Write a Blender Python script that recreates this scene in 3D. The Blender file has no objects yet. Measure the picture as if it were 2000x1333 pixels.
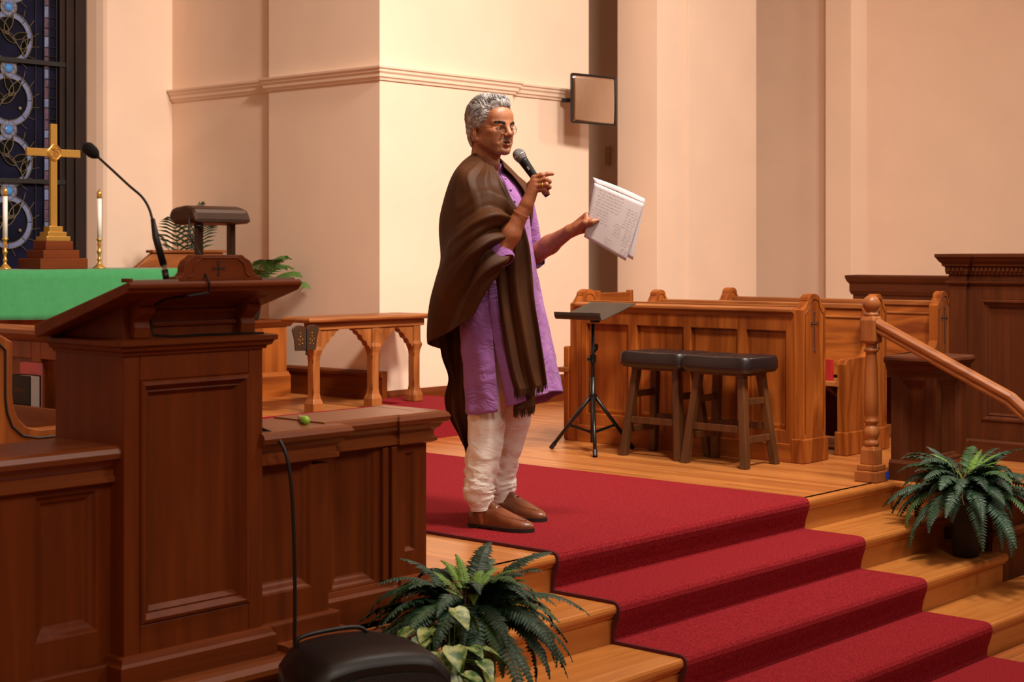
import bpy, bmesh, math, random
import numpy as np
from mathutils import Vector, Matrix
random.seed(7); np.random.seed(7)
SC = bpy.context.scene
C = SC.collection
R = math.radians

# ------------------------------------------------------------------ camera
H = 1.13                       # eye height above the chancel floor (z = 0)
TH = math.atan2(2800, 3130.0)
cam = bpy.data.cameras.new('camera'); camo = bpy.data.objects.new('camera', cam); C.objects.link(camo)
camo.location = (0, 0, H); camo.rotation_euler = (R(90), 0, TH - R(90))
cam.sensor_width = 36; cam.lens = 3130 * 36 / 2000.0; cam.shift_y = (490 - 666.5) / 2000.0
cam.clip_end = 100
cam.dof.use_dof = True; cam.dof.focus_distance = 6.6; cam.dof.aperture_fstop = 6.3
SC.camera = camo
SC.view_settings.view_transform = 'Standard'; SC.view_settings.look = 'None'
SC.view_settings.gamma = 1; SC.view_settings.use_curve_mapping = False
SC.view_settings.exposure = 0.0

# ------------------------------------------------------------------ light
W = bpy.data.worlds.new('world'); SC.world = W; W.use_nodes = True
W.node_tree.nodes['Background'].inputs[0].default_value = (1, .86, .68, 1)
W.node_tree.nodes['Background'].inputs[1].default_value = 0.02
def area_lamp(name, loc, aim, size, power, col=(1, .83, .62), spread=180):
    l = bpy.data.lights.new(name, 'AREA'); l.shape = 'DISK'; l.size = size; l.energy = power; l.color = col
    l.spread = R(spread)
    o = bpy.data.objects.new(name, l); C.objects.link(o); o.location = loc
    o.rotation_euler = (Vector(aim) - Vector(loc)).to_track_quat('-Z', 'Y').to_euler()
    return o
WARM = (1, .895, .78)
area_lamp('chancel_arch_lamp', (4.9, 2.5, 5.3), (6.2, 6.8, .8), .8, 155, WARM, 115)
area_lamp('chancel_arch_lamp', (6.6, 2.4, 5.3), (7.2, 6.8, .8), .8, 118, WARM, 108)
area_lamp('chancel_arch_lamp', (11.5, 2.2, 5.3), (10.2, 7.0, 1.2), .8, 75, WARM)
area_lamp('nave_fill', (1.2, -1.6, 5.4), (2.4, 2.6, 0), 1.6, 125, WARM)  # unseen fill lamp, added to lift the lectern front and the figure's near side
area_lamp('nave_fill', (6.2, -2.6, 5.0), (5.2, 3.0, 0), 1.4, 105, WARM)  # unseen frontal fill, added to brighten the figure's face and clothes

# ------------------------------------------------------------------ maths helpers
_c, _s = math.cos(TH), math.sin(TH)
def at(px, py, d):             # a point d metres deep along the viewing axis (for measuring the figure)
    r = (px - 1000) / 3130.0; u = (490 - py) / 3130.0
    return Vector(((r*_s + _c)*d, (-r*_c + _s)*d, H + u*d))
def lerp(a, b, t): return a + (b - a)*t
def interp(x, xs, ys): return float(np.interp(x, xs, ys))
def crom(P, t):                # Catmull-Rom through control points, t in 0..len-1
    n = len(P); i = min(int(t), n-2); f = t - i
    p0 = P[max(i-1, 0)]; p1 = P[i]; p2 = P[i+1]; p3 = P[min(i+2, n-1)]
    return 0.5*((2*p1) + (p2-p0)*f + (2*p0-5*p1+4*p2-p3)*f*f + (3*p1-p0-3*p2+p3)*f*f*f)

# ------------------------------------------------------------------ mesh helpers
class MB:
    def __init__(s): s.v = []; s.f = []
    def add(s, vs, fs):
        n = len(s.v); s.v += [tuple(p) for p in vs]; s.f += [tuple(i+n for i in f) for f in fs]; return s
    def box(s, x0, x1, y0, y1, z0, z1):
        return s.add([(x0,y0,z0),(x1,y0,z0),(x1,y1,z0),(x0,y1,z0),(x0,y0,z1),(x1,y0,z1),(x1,y1,z1),(x0,y1,z1)],
                     [(0,3,2,1),(4,5,6,7),(0,1,5,4),(1,2,6,5),(2,3,7,6),(3,0,4,7)])
    def prism(s, poly, axis, a0, a1):   # polygon extruded along an axis
        def mk(p, a): return (a,p[0],p[1]) if axis == 'x' else (p[0],a,p[1]) if axis == 'y' else (p[0],p[1],a)
        n = len(poly)
        return s.add([mk(p,a0) for p in poly]+[mk(p,a1) for p in poly],
                     [tuple(range(n))[::-1], tuple(range(n,2*n))]+[(i,(i+1)%n,n+(i+1)%n,n+i) for i in range(n)])
    def beam(s, a, b, w, h, up=(0,0,1)):   # rectangular bar between two points
        a = Vector(a); b = Vector(b); d = (b-a).normalized(); r = d.cross(Vector(up))
        if r.length < 1e-4: r = d.cross(Vector((0,1,0)))
        r.normalize(); u = r.cross(d)
        vs = [p + r*sx*w/2 + u*sz*h/2 for p in (a,b) for sx,sz in ((-1,-1),(1,-1),(1,1),(-1,1))]
        return s.add(vs, [(3,2,1,0),(4,5,6,7),(0,1,5,4),(1,2,6,5),(2,3,7,6),(3,0,4,7)])
    def tube(s, pts, rad, n=8, cap=True):
        pts = [Vector(p) for p in pts]; m = len(pts)
        rad = rad if isinstance(rad, (list,tuple)) else [rad]*m
        vs = []; prev = None
        for i,p in enumerate(pts):
            d = (pts[min(i+1,m-1)]-pts[max(i-1,0)]).normalized()
            if prev is None:
                r = d.cross(Vector((0,0,1)))
                if r.length < .1: r = d.cross(Vector((0,1,0)))
            else: r = prev - d*prev.dot(d)
            r.normalize(); prev = r; u = d.cross(r)
            vs += [p + (r*math.cos(2*math.pi*k/n)+u*math.sin(2*math.pi*k/n))*rad[i] for k in range(n)]
        fs = [(i*n+k, i*n+(k+1)%n, (i+1)*n+(k+1)%n, (i+1)*n+k) for i in range(m-1) for k in range(n)]
        if cap: fs += [tuple(range(n))[::-1], tuple((m-1)*n+k for k in range(n))]
        return s.add(vs, fs)
    def lathe(s, prof, cx, cy, n=24, z0=0):
        m = len(prof)
        vs = [(cx+r*math.cos(2*math.pi*k/n), cy+r*math.sin(2*math.pi*k/n), z0+z) for r,z in prof for k in range(n)]
        fs = [(i*n+k, i*n+(k+1)%n, (i+1)*n+(k+1)%n, (i+1)*n+k) for i in range(m-1) for k in range(n)]
        fs += [tuple(range(n))[::-1], tuple((m-1)*n+k for k in range(n))]
        return s.add(vs, fs)
    def squarelathe(s, prof, cx, cy):       # square-section turned post
        vs = [(cx+r*a, cy+r*b, z) for r,z in prof for a,b in ((-1,-1),(1,-1),(1,1),(-1,1))]; m = len(prof)
        fs = [(i*4+k, i*4+(k+1)%4, (i+1)*4+(k+1)%4, (i+1)*4+k) for i in range(m-1) for k in range(4)]
        return s.add(vs, fs+[(3,2,1,0), tuple((m-1)*4+k for k in range(4))])
    def ball(s, c, r, n=12, m=8):
        r = r if isinstance(r,(list,tuple)) else (r,r,r)
        vs = [(c[0],c[1],c[2]-r[2])]
        for i in range(1,m):
            a = math.pi*i/m - math.pi/2
            vs += [(c[0]+r[0]*math.cos(a)*math.cos(2*math.pi*k/n), c[1]+r[1]*math.cos(a)*math.sin(2*math.pi*k/n), c[2]+r[2]*math.sin(a)) for k in range(n)]
        vs.append((c[0],c[1],c[2]+r[2])); L = len(vs)-1
        fs = [(0,1+(k+1)%n,1+k) for k in range(n)]
        for i in range(m-2): fs += [(1+i*n+k,1+i*n+(k+1)%n,1+(i+1)*n+(k+1)%n,1+(i+1)*n+k) for k in range(n)]
        fs += [(1+(m-2)*n+k,1+(m-2)*n+(k+1)%n,L) for k in range(n)]
        return s.add(vs, fs)
    def sweep(s, path, prof, closed=False):  # moulding: profile (out, z) swept along a plan path, out = right of travel
        P = [Vector((p[0],p[1])) for p in path]; m = len(P); rings = []
        for i in range(m):
            def nrm(a,b): d=(b-a).normalized(); return Vector((d.y,-d.x))
            if closed: n0 = nrm(P[i-1],P[i]); n1 = nrm(P[i],P[(i+1)%m])
            else:
                n0 = nrm(P[i-1],P[i]) if i>0 else nrm(P[0],P[1]); n1 = nrm(P[i],P[i+1]) if i<m-1 else n0
            b = n0+n1; b = b/ max(b.dot(n0),.2)
            rings.append([(P[i].x+b.x*o, P[i].y+b.y*o, z) for o,z in prof])
        k = len(prof); fs = []
        for i in range(m if closed else m-1):
            j = (i+1)%m
            fs += [(i*k+q, j*k+q, j*k+(q+1)%k, i*k+(q+1)%k) for q in range(k)]
        if not closed: fs += [tuple(range(k)), tuple((m-1)*k+q for q in range(k))[::-1]]
        return s.add([p for r in rings for p in r], fs)
    def loops(s, O, U, V, N, w, h, prof, fill=True):  # mitred picture-frame moulding: prof = (inset, height)
        O=Vector(O);U=Vector(U);V=Vector(V);N=Vector(N); vs=[]
        for d,e in prof:
            vs += [O+U*d+V*d+N*e, O+U*(w-d)+V*d+N*e, O+U*(w-d)+V*(h-d)+N*e, O+U*d+V*(h-d)+N*e]
        m=len(prof); fs=[(i*4+k,i*4+(k+1)%4,(i+1)*4+(k+1)%4,(i+1)*4+k) for i in range(m-1) for k in range(4)]
        if fill: fs.append(tuple((m-1)*4+k for k in range(4)))
        return s.add(vs, fs)
    def grid(s, rows, close_u=False):        # rows: list of equal-length point lists
        n=len(rows[0]); fs=[]
        for i in range(len(rows)-1):
            for k in range(n if close_u else n-1):
                fs.append((i*n+k, i*n+(k+1)%n, (i+1)*n+(k+1)%n, (i+1)*n+k))
        return s.add([p for r in rows for p in r], fs)
    def mesh(s, name):
        me = bpy.data.meshes.new(name); me.from_pydata(s.v, [], s.f); me.validate(); me.update(); return me
    def build(s, name, mat, parent=None, smooth=False, bevel=0, solid=0, subd=0, fix=True):
        me = s.mesh(name)
        if fix:
            bm = bmesh.new(); bm.from_mesh(me); bmesh.ops.recalc_face_normals(bm, faces=bm.faces); bm.to_mesh(me); bm.free()
        return link(name, me, mat, parent, smooth, bevel, solid, subd)
def link(name, me, mat, parent=None, smooth=False, bevel=0, solid=0, subd=0):
    if mat is not None and not me.materials: me.materials.append(mat)
    o = bpy.data.objects.new(name, me); C.objects.link(o)
    if smooth:
        for p in me.polygons: p.use_smooth = True
    if parent is not None:
        o.parent = parent
        if parent.type == 'EMPTY' and not parent.get('_local'):
            o.matrix_parent_inverse = Matrix.Translation(parent.location).inverted()
    if solid:
        m = o.modifiers.new('thickness','SOLIDIFY'); m.thickness = solid; m.offset = 0
    if subd:
        m = o.modifiers.new('subdivision','SUBSURF'); m.levels = subd; m.render_levels = subd
    if bevel:
        m = o.modifiers.new('edge','BEVEL'); m.width = bevel; m.segments = 2; m.limit_method = 'ANGLE'; m.angle_limit = R(40)
        m.harden_normals = False
    return o
def tag(o, label=None, cat=None, group=None, kind=None):
    if label: o['label'] = label
    if cat: o['category'] = cat
    if group: o['group'] = group
    if kind: o['kind'] = kind
    return o
def thing(name, label, cat, loc=(0,0,0), group=None, local=False, kind=None):
    o = bpy.data.objects.new(name, None); C.objects.link(o); o.location = loc; o.empty_display_size = .1
    if local: o['_local'] = 1
    return tag(o, label, cat, group, kind)
def struct(o, label): return tag(o, label, None, None, 'structure')
def dup(root, loc, label, rotz=0):
    def cp(o, par):
        c = o.copy(); C.objects.link(c); c.parent = par
        for ch in list(o.children): cp(ch, c)
        return c
    r = cp(root, None); r.location = loc; r.rotation_euler = (0,0,rotz); r['label'] = label
    return r

# ------------------------------------------------------------------ materials
def nt(name):
    m = bpy.data.materials.new(name); m.use_nodes = True; t = m.node_tree
    return m, t, t.nodes['Principled BSDF']
def node(t, k, **kw):
    n = t.nodes.new(k)
    for a,b in kw.items(): setattr(n, a, b)
    return n
def lin(c): return tuple(((v/255)/12.92 if v<=10 else ((v/255+.055)/1.055)**2.4) for v in c)+(1,)
def ramp(t, stops):
    r = node(t,'ShaderNodeValToRGB'); e = r.color_ramp.elements
    while len(e) < len(stops): e.new(.5)
    for q,(p,c) in zip(e,stops): q.position = p; q.color = c
    return r
def coords(t, scale=(1,1,1), rot=(0,0,0)):
    tc = node(t,'ShaderNodeTexCoord'); mp = node(t,'ShaderNodeMapping')
    mp.inputs['Scale'].default_value = scale; mp.inputs['Rotation'].default_value = rot
    t.links.new(tc.outputs['Object'], mp.inputs['Vector']); return mp
def bump(t, b, src, strength, dist=.01):
    n = node(t,'ShaderNodeBump'); n.inputs['Strength'].default_value = strength; n.inputs['Distance'].default_value = dist
    t.links.new(src, n.inputs['Height']); t.links.new(n.outputs[0], b.inputs['Normal'])
def wood(name, dark, light, axis='z', rough=.36, scale=1.0, figure=.5, coat=.15, spec=.3):
    m,t,b = nt(name); b.inputs['Specular IOR Level'].default_value = spec
    st = {'z':(22,22,1.3),'x':(1.3,22,22),'y':(22,1.3,22)}[axis]
    mp = coords(t, tuple(v*scale for v in st))
    n1 = node(t,'ShaderNodeTexNoise'); n1.inputs['Scale'].default_value = 1.0; n1.inputs['Detail'].default_value = 7; n1.inputs['Roughness'].default_value=.62; n1.inputs['Distortion'].default_value = .5
    t.links.new(mp.outputs[0], n1.inputs['Vector'])
    st2 = {'z':(5,5,.7),'x':(.7,5,5),'y':(5,.7,5)}[axis]
    mp2 = coords(t, tuple(v*scale for v in st2))
    n2 = node(t,'ShaderNodeTexNoise'); n2.inputs['Scale'].default_value = 1; n2.inputs['Detail'].default_value = 2; n2.inputs['Distortion'].default_value=.8
    t.links.new(mp2.outputs[0], n2.inputs['Vector'])
    mul = node(t,'ShaderNodeMath', operation='MULTIPLY'); mul.inputs[1].default_value = 9.0; t.links.new(n2.outputs[0], mul.inputs[0])
    sn = node(t,'ShaderNodeMath', operation='PINGPONG'); sn.inputs[1].default_value = 1.0; t.links.new(mul.outputs[0], sn.inputs[0])
    mx = node(t,'ShaderNodeMix'); mx.data_type='FLOAT'; mx.inputs[0].default_value = figure*.6
    t.links.new(n1.outputs[0], mx.inputs[2]); t.links.new(sn.outputs[0], mx.inputs[3])
    rp = ramp(t, [(.25,lin(dark)),(.75,lin(light))]); t.links.new(mx.outputs[0], rp.inputs[0])
    t.links.new(rp.outputs[0], b.inputs['Base Color'])
    b.inputs['Roughness'].default_value = rough; b.inputs['Coat Weight'].default_value = coat; b.inputs['Coat Roughness'].default_value = .25
    bump(t, b, n1.outputs[0], .08, .004)
    return m
def plain(name, col, rough=.5, metal=0, var=.12, nscale=8, bmp=0, sheen=0, coat=0, spec=.5):
    m,t,b = nt(name); b.inputs['Specular IOR Level'].default_value = spec
    n = node(t,'ShaderNodeTexNoise'); n.inputs['Scale'].default_value = nscale; n.inputs['Detail'].default_value = 4
    t.links.new(coords(t).outputs[0], n.inputs['Vector'])
    c = lin(col); lo = tuple(v*(1-var) for v in c[:3])+(1,); hi = tuple(min(1,v*(1+var)) for v in c[:3])+(1,)
    rp = ramp(t, [(.3,lo),(.7,hi)]); t.links.new(n.outputs[0], rp.inputs[0]); t.links.new(rp.outputs[0], b.inputs['Base Color'])
    b.inputs['Roughness'].default_value = rough; b.inputs['Metallic'].default_value = metal
    b.inputs['Sheen Weight'].default_value = sheen; b.inputs['Coat Weight'].default_value = coat
    if bmp: bump(t, b, n.outputs[0], bmp, .01)
    return m
M = {}
M['wall'] = plain('painted_plaster', (238,209,184), .62, var=.03, nscale=2.5)
_m = M['wall']; _t = _m.node_tree
_n = node(_t,'ShaderNodeTexNoise'); _n.inputs['Scale'].default_value = 60; _n.inputs['Detail'].default_value = 3
_t.links.new(coords(_t).outputs[0], _n.inputs['Vector']); bump(_t, _t.nodes['Principled BSDF'], _n.outputs[0], .06, .004)
for a in 'xyz':
    M['dk'+a] = wood('mahogany_'+a, (88,36,5), (116,52,11), a, .5, figure=.10, coat=.0, spec=.22)
    M['oak'+a] = wood('oak_'+a, (114,50,9), (166,90,30), a, .48, figure=.6, coat=.0, spec=.3)
    M['rail'+a] = wood('polished_oak_'+a, (122,64,26), (166,100,50), a, .42, figure=.5, coat=.08)
M['cap'] = wood('cap_mahogany', (100,46,14), (134,70,30), 'x', .34, figure=.1, coat=.1, spec=.5)
M['stool'] = wood('stool_wood', (58,32,14), (98,60,30), 'z', .45, figure=.2)
M['screen'] = wood('dark_mahogany', (64,28,8), (96,46,18), 'z', .55, figure=.2, coat=0, spec=.2)
M['screeny'] = wood('dark_mahogany_y', (64,28,8), (96,46,18), 'y', .55, figure=.2, coat=0, spec=.2)
def floorboards(name, dark, light, axis):
    m,t,b = nt(name)
    sw = coords(t, (1,1,1), (0,0,R(90) if axis=='y' else 0))
    br = node(t,'ShaderNodeTexBrick'); br.offset = .37; br.inputs['Scale'].default_value = 1
    br.inputs['Brick Width'].default_value = 1.1; br.inputs['Row Height'].default_value = .057; br.inputs['Mortar Size'].default_value = .0012
    br.inputs['Color1'].default_value = lin(light); br.inputs['Color2'].default_value = lin(dark)
    br.inputs['Mortar'].default_value = tuple(v*.45 for v in lin(dark)[:3])+(1,)
    t.links.new(sw.outputs[0], br.inputs['Vector'])
    st = (1.5,30,1) if axis=='x' else (30,1.5,1)
    n = node(t,'ShaderNodeTexNoise'); n.inputs['Scale'].default_value = 1; n.inputs['Detail'].default_value = 5
    t.links.new(coords(t, st).outputs[0], n.inputs['Vector'])
    rp = ramp(t, [(.3,(.72,.72,.72,1)),(.7,(1.08,1.08,1.08,1))]); t.links.new(n.outputs[0], rp.inputs[0])
    mx = node(t,'ShaderNodeMix'); mx.data_type='RGBA'; mx.blend_type='MULTIPLY'; mx.inputs[0].default_value = 1
    t.links.new(br.outputs[0], mx.inputs[6]); t.links.new(rp.outputs[0], mx.inputs[7]); t.links.new(mx.outputs[2], b.inputs['Base Color'])
    b.inputs['Roughness'].default_value = .36; b.inputs['Coat Weight'].default_value = .2; b.inputs['Coat Roughness'].default_value=.3
    bump(t, b, br.outputs['Fac'], -.15, .002)
    return m
M['floor'] = floorboards('stage_boards', (170,98,44), (200,128,66), 'y')
M['floorx'] = floorboards('nave_boards', (158,86,40), (188,116,60), 'x')
M['tread'] = wood('step_oak', (160,92,38), (192,126,62), 'x', .36, figure=.2)
def carpetmat():
    m,t,b = nt('red_loop_carpet')
    v = node(t,'ShaderNodeTexVoronoi'); v.inputs['Scale'].default_value = 130
    t.links.new(coords(t,(1,1.0,1)).outputs[0], v.inputs['Vector'])
    n = node(t,'ShaderNodeTexNoise'); n.inputs['Scale'].default_value = 170; n.inputs['Detail'].default_value = 8
    t.links.new(coords(t).outputs[0], n.inputs['Vector'])
    rp = ramp(t, [(.33,lin((104,18,24))),(.67,lin((148,40,46)))]); t.links.new(n.outputs[0], rp.inputs[0])
    t.links.new(rp.outputs[0], b.inputs['Base Color'])
    b.inputs['Roughness'].default_value = .95; b.inputs['Specular IOR Level'].default_value=.05
    bump(t, b, v.outputs['Distance'], -.8, .006); return m
M['carpet'] = carpetmat()
M['carpetedge'] = plain('carpet_binding', (84,18,22), .9)
M['brass'] = plain('polished_brass', (226,182,92), .24, .75, .05)
M['black'] = plain('black_plastic', (16,15,15), .45)
M['blackmetal'] = plain('black_metal', (20,20,20), .35, .3)
M['chrome'] = plain('brushed_metal', (200,198,192), .3, .9)
M['white'] = plain('white_wax', (240,236,228), .5, var=.03)
M['green'] = plain('green_altar_linen', (52,138,80), .85, var=.06, nscale=30, sheen=.2, bmp=.08)
M['leather'] = plain('black_leather', (30,22,22), .36, var=.1, nscale=60, bmp=.05, coat=.1)
M['bronze'] = plain('bronze_lamp', (74,50,34), .4, .4)
M['glassdark'] = plain('night_glass', (13,14,36), .6, var=.6, nscale=6, spec=.12)
M['glassleaf'] = plain('dark_leaf_glass', (4,5,4), .6, var=.4, nscale=14, spec=.1)
M['glassring'] = plain('blue_opal_glass', (112,124,162), .25, var=.22, nscale=30)
M['glassjewel'] = plain('sky_blue_glass', (70,140,214), .15, var=.2, nscale=40)
M['glasspurple'] = plain('mauve_glass', (92,72,92), .25, var=.3, nscale=30)
M['lead'] = plain('lead_came', (126,114,92), .5, .5)
M['leadd'] = plain('dark_lead_bar', (22,18,16), .6)
M['frame'] = wood('window_oak', (26,14,8), (44,26,18), 'z', .6, coat=0)
M['bookblk'] = plain('black_book_cloth', (14,12,12), .6)
M['page'] = plain('book_pages', (226,214,204), .8, var=.04, nscale=80)
M['red'] = plain('red_book_cloth', (176,34,30), .6)
M['pink'] = plain('pink_paper', (226,120,120), .8)
M['lime'] = plain('lime_plastic', (150,206,60), .4)
M['clear'] = plain('frosted_barrel', (190,176,130), .4)
M['tape'] = plain('blue_tape', (26,62,158), .6)
M['plate'] = plain('beige_plate', (196,160,120), .5)
M['mirror'] = plain('convex_mirror', (240,232,220), .04, 1, .01)
M['grille'] = plain('black_grille', (20,18,18), .6, nscale=300, bmp=.3)
M['potshade'] = plain('plant_pot', (24,17,13), .7)  # pots near black: the shade beneath the fronds is put into their colour
M['switch'] = plain('brass_pin', (190,150,90), .3, .9)
# ================================================================== structure
RI = .143                                   # riser
TY = [3.84, 3.555, 3.26, 2.965]             # nosing lines of stage edge and treads
NZ = -4*RI                                  # nave floor
def bx(name, mat, *a, **k): return MB().box(*a).build(name, mat, **k)
struct(bx('floor', M['floorx'], -5,14,-9,4.0,NZ-.05,NZ), 'reddish-brown wooden nave floor below the steps')
fl = MB().prism([(-5,3.50),(3.60,3.50),(3.60,3.88),(7.17,3.88),(7.17,3.38),(12,3.38),(12,9.2),(7.65,9.2),(7.65,7.7),(-5,7.7)],'z',-.035,0)
struct(fl.build('floor', M['floor']), 'honey-coloured wooden floor of the raised chancel')
def nosing(y, yb, z, x0, x1, t=.036):
    p = [(yb,z),(y+.012,z),(y+.004,z-.004),(y,z-.013),(y,z-.023),(y+.004,z-.032),(y+.012,z-t),(yb,z-t)]
    return MB().prism(p,'x',x0,x1)
for i in range(4):
    z = -RI*i; x1 = 7.12 if i < 3 else 8.6
    st = thing('step', ['top step edge of the raised chancel','second wooden step from the top beside the red runner','third wooden step from the top, under the right-hand fern','lowest wooden step just above the nave floor'][i], None, (5.36, TY[i], z), kind='structure')
    nosing(TY[i], TY[i]+(.335 if i else .06), z, 3.60, x1).build('tread', M['tread'], st, smooth=False)
    MB().box(3.60, x1, TY[i]+.028, TY[i]+.05, z-RI, z-.036).build('riser', M['tread'], st)
    MB().prism([(TY[i]+.028,z-.036),(TY[i]+.012,z-.036),(TY[i]+.016,z-.046),(TY[i]+.028,z-.054)],'x',3.60,x1).build('scotia', M['tread'], st)
# raised stage edge that comes forward at the right, and the panelled stage front at the left
tr = thing('trim_1', 'stage edge coming forward beside the right-hand pier', None, (7.12,3.32,0), kind='structure')
MB().sweep([(7.14,3.92),(7.14,3.34),(12,3.34)], [(-.05,0),(.015,0),(.025,-.01),(.025,-.026),(.015,-.036),(-.05,-.036)]).build('nosing', M['tread'], tr)
MB().box(7.14,12,3.36,3.5,NZ,-.036).build('front_panel', M['screen'], tr)
MB().box(7.145,7.16,3.36,3.92,NZ,-.036).build('side_panel', M['tread'], tr)
MB().sweep([(7.14,3.9),(7.14,3.36),(12,3.36)], [(-.02,-.2),(.02,-.2),(.03,-.215),(.03,-.235),(.01,-.255),(-.02,-.255)]).build('moulding', M['screen'], tr)

# altar platform
pl = thing('floor_platform', 'low wooden altar platform behind the communion rail', None, (5.42,8.4,0), kind='structure')
MB().box(3.2,7.65,6.80,10.4,0,.14).build('platform', M['floor'], pl)
pc = MB(); pq=[(6.765,0),(6.765,.135),(6.775,.152),(6.80,.157)]; pc.prism(pq+[(7.335,.157),(7.335,.14),(6.80,.14),(6.80,0)],'x',3.2,7.16); pc.prism(pq+[(7.675,.157),(7.675,.14),(6.80,.14),(6.80,0)],'x',7.16,7.65)
tag(pc.build('platform_carpet', M['carpet']), 'red carpet folded over the front of the altar platform', 'carpet')

# red runner down the steps
top = [(6.76,.012)]; 
for i in range(4):
    y=TY[i]; z=-RI*i
    top += [(y+.035,z+.013),(y+.012,z+.012),(y-.003,z+.006),(y-.012,z-.006),(y-.014,z-.022),(y-.009,z-.045),(y+.006,z-.09),(y+.012,z-RI+.02),(y+.008,z-RI+.013)]
top += [(1.6,NZ+.012)]
bot = []
for k,(y,z) in enumerate(top):
    a = Vector(top[max(k-1,0)]); b = Vector(top[min(k+1,len(top)-1)]); d=(b-a).normalized(); bot.append((y-d[1]*-.010 if 0 else y+(-d[1])*-.0, z))
# inner side simply follows the stairs
inner = [(6.76,.001)]
for i in range(4):
    y=TY[i]; z=-RI*i
    inner += [(y+.03,z+.001),(y+.010,z+.001),(y+.002,z-.003),(y-.001,z-.013),(y-.001,z-.023),(y+.002,z-.036),(y+.02,z-.06),(y+.026,z-RI+.003),(y+.02,z-RI+.001)]
inner += [(1.6,NZ+.001)]
cm = MB(); nseg = 6
xs = [lerp(4.545,6.295,k/nseg) for k in range(nseg+1)]
cm.grid([[(x,y,z) for y,z in top] for x in xs])
cm.grid([[(x,y,z) for y,z in inner] for x in xs])
for x in (xs[0], xs[-1]):
    n=len(cm.v); cm.add([(x,y,z) for y,z in top]+[(x,y,z) for y,z in inner], [(k,k+1,len(top)+k+1,len(top)+k) for k in range(len(top)-1)])
run = tag(cm.build('stair_runner', M['carpet']), 'long red carpet runner over the chancel floor and down the steps', 'carpet')
bd = MB()
for x in (4.540,):
    bd.add([(x-.004,y,z-.0005) for y,z in top]+[(x-.004,y,z) for y,z in inner]+[(x+.004,y,z-.0005) for y,z in top]+[(x+.004,y,z) for y,z in inner],
           sum([[(k,k+1,len(top)+k+1,len(top)+k),(2*len(top)+k,2*len(top)+k+1,3*len(top)+k+1,3*len(top)+k),(k,k+1,2*len(top)+k+1,2*len(top)+k)] for k in range(len(top)-1)],[]))
bd.build('binding', M['carpetedge'], run)

# walls
CZ = 6.6
def wall(name, label, *boxes):
    m = MB()
    for b in boxes: m.box(*b)
    return struct(m.build(name, M['wall'], bevel=.004), label)
wall('wall_alcove', 'cream plaster side wall of the altar alcove', (7.36,7.9,8.84,10.6,0,CZ))
wall('wall_corner', 'cream plaster corner pier behind the speaker', (7.30,8.62,7.70,8.84,0,CZ))
wall('wall_back', 'cream plaster back wall behind the music stand', (8.62,9.56,7.76,8.84,0,CZ))
wall('wall_recess', 'shaded passage wall behind the wide pillar, with an added light-blocking end wall', (8.62,12.3,9.4,9.6,0,CZ),(11.0,11.25,7.74,9.4,0,CZ))  # second box added to block light entering the passage from the right
wall('wall_pillar', 'wide cream plaster pillar behind the choir pews', (9.90,11.25,7.36,7.75,0,CZ))
wall('wall_pillar', 'thin raised strip on the right part of the wide pillar', (10.28,11.25,7.345,7.4,0,CZ))
wall('wall_right', 'cream plaster right-hand wall', (12.0,12.3,-9,8.4,NZ,CZ),(11.2,12.1,8.2,8.5,0,CZ))
wall('wall_pilaster', 'narrow cream pilaster on the right-hand wall', (11.75,12.05,6.745,6.99,0,CZ))
wall('wall_left', 'cream plaster wall left of the altar alcove', (-5,3.48,7.70,8.2,0,CZ),(3.0,3.48,8.2,10.6,0,CZ))
wall('wall_nave_left', 'cream plaster side wall of the nave', (-1.5,-1.2,-9,8,NZ,CZ))
wall('wall_nave_back', 'cream plaster wall at the back of the nave', (-5.3,12.3,-9.3,-9,NZ,CZ))
struct(MB().box(-5.3,12.3,-9.3,10.8,CZ,CZ+.1).build('ceiling', M['wall']), 'cream ceiling above nave and chancel')
wb = MB()   # wall with the window in it, splayed rounded reveal
wb.box(6.78,7.4,10.05,10.6,0,CZ); wb.box(3.4,4.06,10.05,10.6,0,CZ); wb.box(4.06,6.78,10.05,10.6,0,.75); wb.box(4.06,6.78,10.05,10.6,5.4,CZ)
struct(wb.build('wall_window', M['wall']), 'cream plaster wall around the stained glass window')
rv = MB().prism([(6.78,10.05),(6.80,10.3),(6.705,10.3),(6.71,10.20),(6.735,10.12),(6.76,10.07)],'z',.75,5.4)
rv.prism([(4.06,10.05),(4.04,10.3),(4.135,10.3),(4.13,10.20),(4.105,10.12),(4.08,10.07)],'z',.75,5.4)
struct(rv.build('wall_reveal', M['wall'], smooth=False), 'rounded plaster reveal of the stained glass window')
# chair rail and baseboards
rp_ = [(-.01,2.258),(.012,2.258),(.016,2.272),(.028,2.280),(.030,2.300),(.042,2.312),(.044,2.326),(.056,2.334),(.058,2.347),(-.01,2.349)]
struct(MB().sweep([(7.36,10.04),(7.36,8.84),(7.30,8.84),(7.30,7.70),(8.62,7.70),(8.62,7.76),(9.3,7.76)], rp_).build('trim_2', M['wall']), 'moulded plaster chair rail running around the wall corner')
bb = MB().sweep([(7.36,10.0),(7.36,8.84),(7.30,8.84),(7.30,7.64)], [(-.01,.14),(.035,.14),(.035,.29),(.05,.30),(.052,.318),(.04,.33),(-.01,.335)])
struct(bb.build('baseboard_alcove', M['dky']), 'tall dark wooden baseboard on the alcove wall')
struct(MB().sweep([(7.36,7.70),(8.62,7.70),(8.62,7.76),(9.56,7.76)], [(-.01,0),(.02,0),(.02,.17),(.012,.20),(-.01,.20)]).build('baseboard_back', M['dkx']), 'dark wooden baseboard behind the speaker')
struct(MB().box(9.86,11.3,7.33,7.4,0,.18).build('baseboard_pillar', M['frame']), 'dark wooden baseboard of the wide pillar')
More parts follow.
